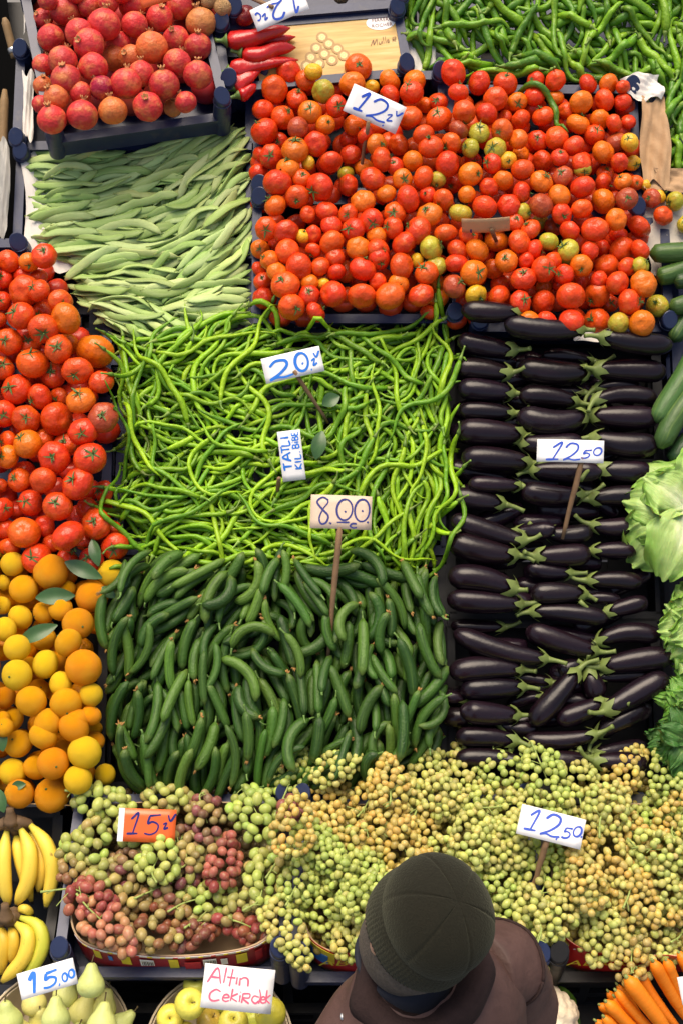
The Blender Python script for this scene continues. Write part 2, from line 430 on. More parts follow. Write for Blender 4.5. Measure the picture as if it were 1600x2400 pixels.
def smoothpath(pts, n):
    """Catmull-Rom through pts, n points"""
    p = np.asarray(pts, float)
    if len(p) == 2: return np.linspace(p[0], p[1], n)
    q = np.concatenate([[2 * p[0] - p[1]], p, [2 * p[-1] - p[-2]]]); out = []
    for t in np.linspace(0, len(p) - 1, n):
        i = min(int(t), len(p) - 2); f = t - i; a, b, c, d = q[i:i + 4]
        out.append(.5 * (2 * b + (c - a) * f + (2 * a - 5 * b + 4 * c - d) * f * f + (3 * b - 3 * c + d - a) * f ** 3))
    return np.array(out)
def Z(ox, oy, k=1.96):
    return lambda x, y: (ox + x / k, oy + y / k)

# ------------------------------------------------------------------ labels told from landmarks in view
ITEMS = []          # dicts: obj, desc, zone, px, cat, group
def item(o, desc, zone, p, cat, group):
    ITEMS.append(dict(o=o, desc=desc, zone=zone, px=px(p), cat=cat, group=group))
ORD = 'nearest|second nearest|third nearest|fourth nearest|fifth nearest|sixth nearest|seventh nearest|eighth nearest|ninth nearest|tenth nearest|eleventh nearest|twelfth nearest|thirteenth nearest|fourteenth nearest|fifteenth nearest|sixteenth nearest|seventeenth nearest|eighteenth nearest|nineteenth nearest|twentieth nearest'.split('|')
TENS = {2: 'twenty', 3: 'thirty', 4: 'forty', 5: 'fifty'}
def ordinal(i):
    if i < 20: return ORD[i]
    t, r = divmod(i + 1, 10); one = ORD[r - 1].split()[0] if r else ''
    if r == 1: one = 'first'
    return ((TENS.get(t, 'sixty') + '-' + one) if r else TENS.get(t, 'sixty')[:-1] + 'ieth') + ' nearest'
SECT = ['right of', 'above and right of', 'above', 'above and left of', 'left of', 'below and left of', 'below', 'below and right of']
LAND = {}           # zone -> list of (phrase, x, y)
def write_labels():
    groups = {}
    for it in ITEMS:
        X, Y = it['px']; best = None
        for ph, lx, ly in LAND[it['zone']]:
            d = math.hypot(X - lx, Y - ly)
            if best is None or d < best[0]: best = (d, ph, lx, ly)
        d, ph, lx, ly = best
        s = int(((math.degrees(math.atan2(ly - Y, X - lx)) + 22.5) % 360) // 45)
        groups.setdefault((it['desc'], ph, s), []).append((d, it))
    for (desc, ph, s), lst in groups.items():
        lst.sort(key=lambda q: q[0])
        for i, (d, it) in enumerate(lst):
            tag(it['o'], f'{ordinal(i)} {desc} {SECT[s]} {ph}', it['cat'], it['group'])

# ================================================================== setting
g = link('ground', mesh('ground', *box(-30, 30, -30, 30, -.2, 0), 'concrete', False)); tag(g, kind='structure')

def crate(frame, u0, u1, v0, v1, w0, w1, label, yaw=0.0, mat='navy_plastic', knob=.045, group='plastic crates of the stall', tilt=0.0, t=.012, knobs=(1, 1, 1, 1), rows=1, front=0.0):
    W, D, H = u1 - u0, v1 - v0, w1 - w0
    fm = frame.mat() @ Matrix.Translation(((u0 + u1) / 2, (v0 + v1) / 2, w0)) @ Matrix.Rotation(yaw, 4, 'Z') @ Matrix.Rotation(tilt, 4, 'X')
    e = empty('crate', fm); tag(e, label, 'crate', group)
    nx = max(4, int(W / .09)); ny = max(3, int(D / .09))
    fs = [(-W / 2 + (i + .25) * W / nx, -W / 2 + (i + .75) * W / nx, (j + .3) * D / ny, (j + .7) * D / ny) for i in range(1, nx - 1) for j in range(1, ny - 1)]
    V, F = panel(W - .002, D - .002, .006, fs); V = np.stack([V[:, 0], V[:, 2] - D / 2 + .001, V[:, 1] + .003], 1)
    link('floor_panel', mesh('floor_panel', V, F, mat, False), e)
    for s in (-1, 1):
        for L, n, ax in ((W, nx, 0), (D, ny, 1)):
            sl = []
            for r in range(rows):
                z0 = H * (.30 + .0) if rows == 1 else H * (.15 + .8 * r / rows); z1 = H * .62 if rows == 1 else z0 + H * .45 / rows
                sl += [(-L / 2 + (i + .14) * L / n, -L / 2 + (i + .86) * L / n, z0, z1) for i in range(1, n - 1)]
            top = .026
            sl2 = [(-L / 2 + (i + .2) * L / n, -L / 2 + (i + .8) * L / n, H - top + .007, H - .007) for i in range(1, n - 1)]
            H0 = H; H = H0 - (front if (ax == 0 and s == -1) else 0); sl2 = [(q[0], q[1], q[2] - (H0 - H), q[3] - (H0 - H)) for q in sl2]
            V, F = panel(L - (.0 if ax == 0 else 2 * t + .002), H, t, [q for q in sl if q[3] < H - top] + sl2)
            # a flange round the rim
            V2, F2 = panel(L - (.0 if ax == 0 else 2 * t + .002), .012, .026); V2[:, 2] += H - .010
            V, F, _, _ = join([(V, F), (V2, F2)]); H = H0
            if ax == 0: V = V + np.array([0, s * (D / 2 - t / 2), 0])
            else: V = np.stack([V[:, 1] + s * (W / 2 - t / 2), V[:, 0], V[:, 2]], 1)
            link('wall', mesh('wall', V, F, mat, False), e)
    r = .024
    for k, (sx, sy) in enumerate(((-1, -1), (1, -1), (-1, 1), (1, 1))):
        if not knobs[k]: continue
        prof = [(r * 1.0, 0), (r, H * .5), (r * 1.05, H * .52), (r * 1.05, H - .01), (r, H), (r * .96, H + knob * .90), (r * .93, H + knob * .96), (r * .84, H + knob), (.0005, H + knob)]
        V, F = lathe(prof, 28)
        V[:, 2] += np.where(V[:, 2] > H + knob * .5, V[:, 0] * sx * -.3 + V[:, 1] * .55, 0)      # cap cut at a slant
        V += np.array([sx * (W / 2 - r * .55), sy * (D / 2 - r * .55), 0])
        p = link('corner_post', mesh('corner_post', V, F, mat, False), e)
        V, F = lathe([(r * 1.06, 0), (r * 1.06, .003), (r * .9, .003), (r * .9, 0)], 20); V += np.array([sx * (W / 2 - r * .55), sy * (D / 2 - r * .55), H + knob * .45])
        link('collar_band', mesh('collar_band', V, F, mat, True), p)
    return e
def uvbox(fr, X0, X1, Y0, Y1, w=0.0):
    Xm, Ym = (X0 + X1) / 2, (Y0 + Y1) / 2
    return fr.uv(X0, Ym, w)[0], fr.uv(X1, Ym, w)[0], fr.uv(Xm, Y1, w)[1], fr.uv(Xm, Y0, w)[1]

# sloping stall bench: boards on a frame with legs
bench = empty('market_bench', MAIN.mat()); tag(bench, 'dark sloping wooden bench that carries the whole vegetable display', 'bench')
for i in range(11):
    v = -.74 + i * .215
    link('board', mesh('board', *box(-1.16, 1.16, v, v + .205, -.245, -.215), 'black_plastic', False), bench)
for x in (-1.1, 0, 1.1):
    link('beam', mesh('beam', *box(x - .03, x + .03, -.74, 1.62, -.32, -.247), 'stick_wood', False), bench)
inv = MAIN.mat().inverted()
for x in (-1.1, 1.1):
    for v in (-.66, .4, 1.5):
        p = MAIN.P(x, v, -.32); Vb, Fb = box(p[0] - .035, p[0] + .035, p[1] - .035, p[1] + .035, 0, p[2])
        Vb = np.array([inv @ Vector(q) for q in Vb]); link('leg', mesh('leg', Vb, Fb, 'stick_wood', False), bench)

# ================================================================== heightfield on a sloping plane
class Field:
    def __init__(s, fr, u0, u1, v0, v1, base, step=.005):
        s.fr, s.u0, s.v0, s.st = fr, u0, v0, step
        s.nu, s.nv = int((u1 - u0) / step), int((v1 - v0) / step)
        s.H = np.full((s.nu, s.nv), base, float); s.ID = np.full((s.nu, s.nv), -1, int)
        k = int(.05 / step); a = np.arange(-k, k + 1); s.off = np.array([(i, j) for i in a for j in a])
    def ix(s, u, v):
        return np.clip(((u - s.u0) / s.st).astype(int), 0, s.nu - 1), np.clip(((v - s.v0) / s.st).astype(int), 0, s.nv - 1)
    def get(s, u, v):
        i, j = s.ix(np.asarray(u), np.asarray(v)); return s.H[i, j]
    def need(s, p, r):
        t = np.gradient(p, axis=0); t = t / (np.linalg.norm(t, axis=1, keepdims=True) + 1e-9); q = np.stack([-t[:, 1], t[:, 0]], 1)
        h = s.get(p[:, 0], p[:, 1]) + r
        for k, c in ((.55, .83), (-.55, .83), (.9, .42), (-.9, .42)):
            h = np.maximum(h, s.get(p[:, 0] + q[:, 0] * r * k, p[:, 1] + q[:, 1] * r * k) + r * c)
        return h
    def stamp(s, p, w, r, idn, sy=1.0):
        off = s.off[(np.abs(s.off) * s.st <= r.max() + s.st).all(1)]
        L = np.concatenate([[0], np.cumsum(np.linalg.norm(np.diff(p, axis=0), axis=1))]); m = max(2, int(L[-1] / s.st))
        x = np.linspace(0, L[-1], m); u = np.interp(x, L, p[:, 0]); v = np.interp(x, L, p[:, 1]); ww = np.interp(x, L, w); rr = np.interp(x, L, r)
        i, j = s.ix(u, v)
        I = (i[:, None] + off[None, :, 0]).ravel(); J = (j[:, None] + off[None, :, 1]).ravel()
        du = (I + .5) * s.st + s.u0 - np.repeat(u, len(off)); dv = (J + .5) * s.st + s.v0 - np.repeat(v, len(off))
        R = np.repeat(rr, len(off)); d2 = R * R - du * du - dv * dv
        ok = (d2 > 0) & (I >= 0) & (I < s.nu) & (J >= 0) & (J < s.nv)
        I, J = I[ok], J[ok]; val = np.repeat(ww, len(off))[ok] + np.sqrt(d2[ok]) * sy
        o = np.argsort(val); I, J, val = I[o], J[o], val[o]; up = val > s.H[I, J]
        I, J, val = I[up], J[up], val[up]; s.H[I, J] = val; s.ID[I, J] = idn
    def ball(s, u, v, w, r, idn):
        s.stamp(np.array([[u, v], [u + 1e-4, v]]), np.array([w, w]), np.array([r, r]), idn)
FLD = Field(MAIN, -1.15, 1.15, -.85, 1.75, -.055)
def inpoly(poly, x, y):
    c = False; n = len(poly)
    for i in range(n):
        (x1, y1), (x2, y2) = poly[i], poly[i - 1]
        if (y1 > y) != (y2 > y) and x < (x2 - x1) * (y - y1) / (y2 - y1 + 1e-12) + x1: c = not c
    return c
def uvpoly(fr, pts, w):
    return [fr.uv(X, Y, w) for X, Y in pts]
def angle_field(fr, ctl, w):
    c = np.array([(*fr.uv(X, Y, w), math.radians(a)) for X, Y, a in ctl])
    def f(u, v):
        wt = 1 / (((c[:, 0] - u) ** 2 + (c[:, 1] - v) ** 2) + .0012) ** 1.5
        return .5 * math.atan2((np.sin(2 * c[:, 2]) * wt).sum(), (np.cos(2 * c[:, 2]) * wt).sum())
    return f
def settle(fld, p, r, rigid, slack=.12):
    nee = fld.need(p, r) - slack * r
    if rigid:
        t = np.linspace(-1, 1, len(p)); b = np.clip((t * nee).sum() / (t * t).sum(), -.03, .03)
        a = np.quantile(nee - b * t, .88); return a + b * t
    w = nee.copy(); k = np.array([1, 2, 3, 2, 1]) / 9.0
    for _ in range(3):
        q = np.pad(w, 2, mode='edge'); w = np.maximum(nee - .2 * r, np.convolve(q, k, 'valid'))
    return w
IDC = [0]
def fill(fld, poly, n, maker, tries=5, rigid=False, slack=.12, big=None):
    """lay n long things one by one on the heap, each where it comes to rest lowest among a few tries"""
    lo = np.min(poly, 0); hi = np.max(poly, 0); out = []
    for _ in range(n):
        best = None; k = 0; guard = 0
        while k < tries and guard < 80:
            guard += 1
            u, v = rng.uniform(lo[0], hi[0]), rng.uniform(lo[1], hi[1])
            if not inpoly(poly, u, v): continue
            it = maker(u, v); p, r = it['p'], it['r']
            if big is not None and not (inpoly(big, *p[0]) and inpoly(big, *p[-1])): continue
            k += 1; w = settle(fld, p, r, rigid, slack); sc = w.mean() + rng.normal(0, .002)
            if best is None or sc < best[0]: best = (sc, it, w)
        if best is None: continue
        _, it, w = best; it['w'] = w; it['id'] = IDC[0]; IDC[0] += 1
        fld.stamp(it['p'], w, it['r'], it['id'], it.get('sy', 1.0)); out.append(it)
    return out
def shown(fld, its, most):
    """the things that own most of the top of the heap, largest first; the others"""
    c = np.bincount(fld.ID[fld.ID >= 0], minlength=IDC[0] + 1)
    its = sorted(its, key=lambda q: -c[q['id']])
    top = [q for q in its if c[q['id']] >= 14][:most]; ids = {q['id'] for q in top}
    return top, [q for q in its if q['id'] not in ids and c[q['id']] > 0]
def place(o, c):
    o.location = c; return o
def make_mesh_at(name, geo, mat, smooth=True):
    V, F, ring, al = geo; c = V.mean(0)
    return mesh(name, V - c, F, mat, smooth, ring, al), c
def add(name, geo, mat, parent=None, pc=None, color=None):
    """object whose mesh is centred on its own middle (or on its parent's, for a part)"""
    V, F, ring, al = geo
    c = V.mean(0) if parent is None else pc
    o = link(name, mesh(name, V - c, F, mat, True, ring, al), parent)
    if parent is None: o.location = c
    if color is not None: o.color = (*color, 1)
    return o, c
def jit(c, a=.12):
    k = 1 + rng.normal(0, a); return tuple(float(np.clip(x * k * (1 + rng.normal(0, a * .35)), .002, .95)) for x in c)
def lerp(a, b, t): return tuple(x + (y - x) * t for x, y in zip(a, b))

# ================================================================== round fruit
def tomato_fn(lobes, amp, flat_):
    def f(th, ph):
        wob = 1 + .035 * np.cos(2 * ph + lobes) * np.sin(th) + .025 * np.cos(th * 2 + ph + lobes)
        x = np.sin(th); z = np.cos(th)
        r = 1 / np.sqrt(x ** 2 + (z / flat_) ** 2)
        return wob * r * (1 + amp * np.cos(lobes * ph) * np.sin(th) ** 2 * (z > -.3) * (.5 + .5 * z)) * (1 - .16 * np.exp(-(th / .30) ** 2)) * (1 - .05 * np.exp(-((math.pi - th) / .25) ** 2))
    return f
TOM = [mesh('tomato_body', *sphere(22, 15, tomato_fn(l, a, f)), 'tomato_skin') for l, a, f in ((5, .03, .86), (6, .055, .80), (4, .02, .94), (7, .05, .83))]
def calyx_mesh(seed, big):
    r = random.Random(seed); parts = []
    n = r.choice((5, 6, 5))
    V, F = [(0, 0, .80)], []
    for k in range(n):
        a = 2 * math.pi * k / n + r.uniform(-.38, .38); L = big * r.uniform(.5, 1.2); wd = r.uniform(.04, .085); lift = r.uniform(-.02, .26); kink = r.uniform(-.5, .5)
        c, s = math.cos(a), math.sin(a); b = len(V)
        for q, wq, z in ((.06, .5, .815), (.35, 1.0, .86), (.7, .6, .87 + lift * .4), (1.0, .05, .82 + lift)):
            x = L * q
            for sg in (-1, 1):
                x2 = kink * q * q * L * .5; V.append((c * x - s * (wd * wq * sg + x2), s * x + c * (wd * wq * sg + x2), z - .16 * (x ** 2) + .02 * (1 - abs(sg))))
        for i in range(3): F.append((b + 2 * i, b + 2 * i + 2, b + 2 * i + 3, b + 2 * i + 1))
        F.append((0, b, b + 1))
    V = np.array(V); V2 = V - np.array([0, 0, .025])
    m = len(V); F2 = [tuple(i + m for i in reversed(f)) for f in F]
    parts.append((np.concatenate([V, V2]), F + F2))
    h = r.uniform(.12, .28); bx, by = r.uniform(-.1, .1), r.uniform(-.1, .1)
    tv = tube(smoothpath([(0, 0, .78), (bx * .4, by * .4, .86), (bx, by, .86 + h)], 5), [.05, .05, .045, .045, .055], 6)
    parts.append((tv[0], tv[1]))
    V, F, _, _ = join(parts)
    return mesh('calyx', V, F, 'calyx_green')
CAL = [calyx_mesh(i, b) for i, b in enumerate((.62, .52, .70, .48, .58, .66, .50, .40, .36, .30))]
def parse(s, zf):
    out = []
    for q in s.split():
        f = q.split(','); x, y = zf(float(f[0]), float(f[1])); r = float(f[2]) / 1.96
        c = f[3] if len(f) > 3 else 'r'
        out.append((x, y, r, c.rstrip('b') or 'r', c.endswith('b')))
    return out
def drop_spheres(lst, fr, base, w_est, fld=None, soft=.93, cap=.07):
    """rest round fruit on one another along the normal of the slope; lst of (X, Y, rpx, code, back)"""
    done = []; order = [q for q in lst if q[4]] + [q for q in lst if not q[4]]
    for X, Y, rp, c, back in order:
        u, v = fr.uv(X, Y, w_est); r = rp * depth(fr.P(u, v, w_est)) / FPX
        w = base + r * (.75 if back else 1.0)
        for (u2, v2, w2, r2, _, _) in done:
            d2 = (u - u2) ** 2 + (v - v2) ** 2; s = (r + r2) * soft
            if d2 < s * s: w = max(w, w2 + math.sqrt(s * s - d2))
        w = min(w, base + r + cap)
        u, v = fr.uv(X, Y, w)                                   # stays where the photograph puts it
        done.append((u, v, w, r, c, back))
    return done
def hexfill(poly, r, w, jitter=.25):
    lo, hi = np.min(poly, 0), np.max(poly, 0); out = []; row = 0; v = lo[1]
    while v < hi[1]:
        u = lo[0] + (row % 2) * r
        while u < hi[0]:
            a, b = u + rng.normal(0, r * jitter), v + rng.normal(0, r * jitter)
            if inpoly(poly, a, b): out.append((a, b, w + rng.normal(0, r * .15), r * rng.uniform(.85, 1.1)))
            u += 2.02 * r
        v += 1.75 * r; row += 1
    return out
def stuff_balls(name, pts, fr, mat, color, label, fn=None):
    V0, F0 = sphere(12, 8, fn)
    parts = [(V0 * r + fr.P(u, v, w), F0) for u, v, w, r in pts]
    V, F, _, _ = join(parts); c = V.mean(0)
    o = link(name, mesh(name, V - c, F, mat), None); o.location = c; o.color = (*color, 1)
    tag(o, label, None, None, 'stuff'); return o

TCOL = dict(r=(.66, .038, .009), o=(.72, .15, .010), y=(.70, .40, .025), g=(.40, .36, .035), n=(.38, .060, .022), d=(.42, .018, .010))
TDESC = dict(r='ripe red tomato', o='orange tomato', y='yellow tomato', g='greenish unripe tomato', n='brownish red tomato', d='dark red tomato')
def tomato(u, v, w, r, c, fr, zone, group, calyx_p, tilt, cal_n=None):
    o = link('tomato', TOM[rng.integers(4)])
    p = fr.P(u, v, w); o.location = p; o.scale = (r * 1.04 * rng.uniform(.96, 1.04), r * 1.04 * rng.uniform(.96, 1.04), r * 1.04 * rng.uniform(.92, 1.04))
    ax = norm(fr.ew * 1.0 + np.array([rng.normal(0, tilt), rng.normal(-.15, tilt), rng.normal(0, tilt)]))
    o.rotation_mode = 'QUATERNION'; o.rotation_quaternion = rot_to(ax, rng.uniform(0, 6.28))
    col = TCOL[c]
    if c == 'r': col = lerp(col, TCOL['o'], float(np.clip(rng.normal(.12, .2), 0, .7)))
    o.color = (*jit(col, .07), 1); d = TDESC[c]
    if c == 'r' and col[1] > .085: d = 'orange-red tomato'
    if rng.random() < calyx_p:
        k = link('calyx', CAL[rng.integers(len(CAL)) if cal_n is None else rng.integers(*cal_n)], o)
        d = 'starred ' + d.replace('ripe ', '') if cal_n is not None else d
    item(o, d, zone, p, 'tomato', group); return o

S1, S2, S3, S4, S5, S6, S7, S8 = Z(0, 0), Z(800, 0), Z(0, 500), Z(800, 600), Z(0, 1100), Z(800, 1200), Z(0, 1700), Z(800, 1700)
top = parse('''1325,330,58 1260,410,60 1405,370,45 1440,330,40,y 1485,420,55,g 1365,455,50 1210,505,48 1300,540,56 1425,515,52,o 1545,490,48 1215,605,60
1370,590,50,n 1495,575,45,o 1285,650,38,b 1355,690,62,o 1450,660,55 1200,715,42,b 1245,720,55 1325,775,52,o 1415,750,32,y 1190,800,46,b 1275,840,62 1385,820,45
1520,745,52 1470,860,65 1365,905,52 1265,945,52 1500,970,50 1415,985,38''', S1) + parse('''
75,310,60 50,385,55,o 140,400,34,y 220,370,52,o 335,370,52,o 320,425,52 220,440,45 510,335,58 475,325,38,b 535,425,46 630,380,52 750,385,54 890,370,42,b 980,370,46
1130,385,46 1225,385,46,o 1290,400,32 885,440,50 980,450,38,ob 705,455,55 805,470,46,o 1030,510,38,b 1100,470,52,o 1205,460,48 1290,470,40 445,470,40 385,485,38,b
315,535,52 560,515,52 665,525,50 445,545,56 925,535,50 820,550,48 750,540,33,b 1185,550,46,o 1085,570,52,o 1250,565,40 1315,560,36 535,595,46,n 630,610,46,g 735,600,50
375,620,50 60,575,50 250,610,38,b 30,640,40,b 110,620,42 260,665,48 160,665,48,o 410,675,55 500,660,48 590,680,42,g 705,685,50,g 810,640,44 900,645,46 985,635,55
1065,670,48 1160,620,46 1260,655,50,n 1320,655,42,y 1200,700,55,o 185,735,52 325,740,46,o 40,710,46 485,755,58 245,765,40 600,740,40,b 690,750,45 760,735,40,y 820,710,40,ob
920,740,48 1000,725,42 1110,740,38,b 1100,750,45 1275,745,42 1335,750,36,y 100,770,42,ob 20,800,38,gb 140,820,54 280,825,46,o 375,815,50 440,825,38,g 590,800,54,o 510,845,44,b
830,780,52 1105,780,38,g 1015,810,46,n 915,835,52,o 1105,860,54 1210,800,40,b 1200,840,42 1290,835,40,o 1350,840,34 740,830,46,o 675,860,42 30,850,46 205,890,46,o 100,925,55,o
305,915,60 395,895,38 465,920,50 575,895,42,o 825,885,46 1000,900,50,o 1200,925,54,o 1255,910,34,b 1310,915,48,n 655,950,54 765,945,52 915,945,52,n 1100,960,46 400,990,56,o
545,980,48,g 245,980,50 30,985,45 835,975,38,g 1010,985,46 1260,1010,50,o 1365,1040,55 135,1015,55 55,1055,54 235,1045,50 160,1085,46,o 350,1060,62 475,1070,52 580,1080,46
795,1020,40 865,1055,48 910,1020,38,gb 1045,1060,46 1160,1055,60 970,1045,42,nb 1270,1080,42,b 285,1120,58 165,1150,50 75,1140,54,o 410,1140,56,g 530,1150,50 620,1150,54,o
710,1110,54,o 815,1110,54 885,1145,42 950,1110,44,g 1040,1150,50,g 1140,1150,42 1200,1140,38,b 1285,1150,58 1370,1150,48''', S2) + parse('''
1225,70,52 1315,85,55 1390,105,34,y 1440,95,38 1520,55,48 1525,135,55 1265,130,34,b 1195,165,44,ob 1320,175,56 1240,215,46 1440,170,36 1375,245,60 1190,255,34,b 1275,270,46,o
1470,245,46 1540,200,44 1545,270,42 1310,330,62 1210,315,44,b 1420,320,42,o 1485,325,30,y 1210,390,50 1420,375,50 1530,370,60 1340,430,60 1450,455,46 1300,470,45,b''', S3) + parse('''
20,70,52,b 95,60,58 170,15,50 275,45,60 345,20,32,y 390,80,54 435,45,45,g 525,35,52 605,80,60,o 620,0,40 695,60,50 755,25,52,o 845,20,38 835,105,56 925,60,56 970,20,40
1035,10,40,gb 1020,85,46 1100,45,50,o 1215,45,56 1310,50,44 1370,45,42,g 165,120,40 90,185,60 20,180,42,b 220,185,66 260,130,46,o 365,180,56 440,190,50,ob 440,120,34,ob
515,140,52,n 615,180,48,y 720,195,58 725,130,44,b 820,210,50 925,215,58 870,170,34,b 930,140,38,ob 1000,130,38,b 1050,185,64 1095,120,40,b 1170,180,60 1180,110,40 1265,125,50
1385,130,60,o 1320,215,58 1230,220,40,b 1450,230,52,g 860,300,45,o 940,305,50 1055,300,56 1170,300,62 1270,310,48,g 1375,310,58,o 760,245,34,b 400,260,42,b''', S4)
for u, v, w, r, c, bk in drop_spheres(top, MAIN, -.012, .03):
    tomato(u, v, w, r, c, MAIN, 'top', 'tomatoes heaped in the crates', .5, .8)
    FLD.ball(u, v, w, r, -2)
poly = uvpoly(MAIN, [(612, 190), (830, 190), (1000, 215), (1480, 215), (1500, 500), (1540, 560), (1545, 745), (1110, 745), (612, 740)], 0)
stuff_balls('tomatoes_below', hexfill(poly, .033, -.022), MAIN, 'tomato_skin', (.60, .05, .012), 'red tomatoes half hidden under the heaped ones in the crates', tomato_fn(5, .03, .86))
for X, Y, rp, c in ((1523, 470, 22, 'n'), (1550, 511, 23, 'r'), (1578, 477, 22, 'g'), (1604, 530, 22, 'g'), (1511, 436, 14, 'y'), (1544, 462, 15, 'y')):
    u, v = MAIN.uv(X, Y, .0); r = rp * 3.66 / FPX
    tomato(u, v, -.012 + r, r, c, MAIN, 'top', 'tomatoes heaped in the crates', .4, .8)

ltom = parse('''40,220,52 135,225,46,o 205,195,58 20,300,42 110,290,44,b 180,295,40,b 115,355,72 180,355,52 10,405,44 100,470,64 190,460,52,b 280,405,54 305,485,68,o -5,490,35
205,530,68 40,590,60 140,600,52,b 270,625,62 315,600,48,ob 440,635,84,o 10,710,56 150,690,70 245,745,58,b 355,725,66 80,810,68 185,845,58 465,775,56 275,845,44,b 375,860,66,o
20,920,60 120,945,64 260,945,74 475,940,66,n 385,1005,64 40,1045,46 130,1060,68,o 205,1035,46,b 310,1060,58,b 35,1120,54,o 250,1120,70 415,1125,72 -60,260,60 -70,400,60 -80,560,64 -70,680,62 -60,820,62 -70,980,62 -60,1090,62''', S3) + parse('''
90,50,56 200,50,58 360,65,72 0,75,36 140,155,58 10,185,54 265,170,64 400,180,52,b 445,250,68 25,275,48,b 115,290,70 205,260,48,b 315,305,76 240,340,44,b 530,355,64 170,410,68
420,420,62,d 310,410,48,b 45,360,52,b 480,100,48,b 390,335,40,b 520,270,36,b -70,120,62 -80,260,62 -70,380,62''', S5)
for u, v, w, r, c, bk in drop_spheres(ltom, MAIN, -.012, .035):
    tomato(u, v, w, r, c, MAIN, 'left', 'tomatoes heaped beside the beans', .8 if v < .62 else .35, .42, (0, 7))
    FLD.ball(u, v, w, r, -2)
poly = uvpoly(MAIN, [(-60, 590), (110, 590), (170, 700), (255, 830), (250, 1000), (235, 1150), (280, 1290), (-60, 1310)], 0)
stuff_balls('tomatoes_below', hexfill(poly, .036, -.035), MAIN, 'tomato_skin', (.60, .035, .012), 'red tomatoes half hidden under the heap beside the beans', tomato_fn(5, .03, .86))

# pomegranates in their own raised crate
POM_FR = Frame(MAIN.P(*MAIN.uv(285, 180, .10), .10), math.radians(22), math.radians(14))
def pom_fn(th, ph):
    return (1 + .025 * np.cos(6 * ph) * np.sin(th) ** 2 + .015 * np.cos(2 * ph + 1)) * (1 - .05 * np.exp(-((math.pi - th) / .5) ** 2)) * (1 + .05 * np.exp(-(th / .3) ** 2))
POM = mesh('pomegranate_body', *sphere(22, 15, pom_fn), 'pomegranate_skin')
def pom_crown(seed):
    r = random.Random(seed); n = 18; V = []; h = r.uniform(.10, .18)
    for i, (q, z) in enumerate(((.17, .96), (.155, 1.06), (.19, 1.06 + h * .6), (.24, 1.06 + h), (.20, 1.05 + h), (.12, 1.05), (.03, 1.03))):
        for j in range(n):
            a = 2 * math.pi * j / n; tooth = (.5 + .5 * math.cos(a * 6)) if i in (3, 4) else .5
            V.append((q * math.cos(a) * (1 + .2 * (tooth - .5)), q * math.sin(a) * (1 + .2 * (tooth - .5)), z + (tooth - .5) * h * 1.2 * (i in (3, 4))))
    F = [(i * n + j, i * n + (j + 1) % n, (i + 1) * n + (j + 1) % n, (i + 1) * n + j) for i in range(6) for j in range(n)]
    return mesh('crown', np.array(V), F, 'pomegranate_crown')
PCR = [pom_crown(i) for i in range(3)]
pom = parse('''300,50,70 200,85,48,b 410,30,52 500,15,50 610,25,65 830,30,65 950,0,48,n 480,115,75 620,115,62 735,85,65 925,105,72,n 235,175,65 365,150,65 410,205,72 545,205,62,b
700,220,75,o 810,180,62 910,215,65 200,300,52,b 290,280,68 430,310,68 530,270,62,ob 605,265,60,ob 815,290,65 910,345,68 305,365,70 200,395,48,ob 650,340,62,b 580,385,72 755,390,70
470,405,58,d 370,425,52 260,450,60,o 190,480,44,b 240,550,68 380,530,70 520,510,65,o 680,490,68 795,495,44,nb 855,470,50 220,5,44 350,-40,60 560,-45,60 720,-60,62 900,-70,60 200,-70,60 450,-90,60''', S1)
PCOL = dict(r=(.58, .035, .036), o=(.62, .13, .035), n=(.42, .16, .05), d=(.34, .010, .040))
PDESC = dict(r='red pomegranate', o='orange-blushed pomegranate', n='brownish pomegranate', d='deep crimson pomegranate')
for u, v, w, r, c, bk in drop_spheres(pom, POM_FR, -.03, .03, cap=.06):
    o = link('pomegranate', POM); p = POM_FR.P(u, v, w); o.location = p; o.scale = (r, r, r * .95)
    ax = norm(np.array([rng.normal(0, .4), rng.normal(.25, .45), .9])); o.rotation_mode = 'QUATERNION'; o.rotation_quaternion = rot_to(ax, rng.uniform(0, 6.28))
    o.color = (*jit(PCOL[c], .10), 1); link('crown', PCR[rng.integers(3)], o)
    item(o, PDESC[c], 'pom', p, 'pomegranate', 'pomegranates heaped in the crate')
poly = uvpoly(POM_FR, [(95, -60), (480, -60), (490, 200), (110, 280)], 0)
stuff_balls('pomegranates_below', hexfill(poly, .048, -.075), POM_FR, 'pomegranate_skin', (.45, .03, .03), 'red pomegranates half hidden under the heaped ones')

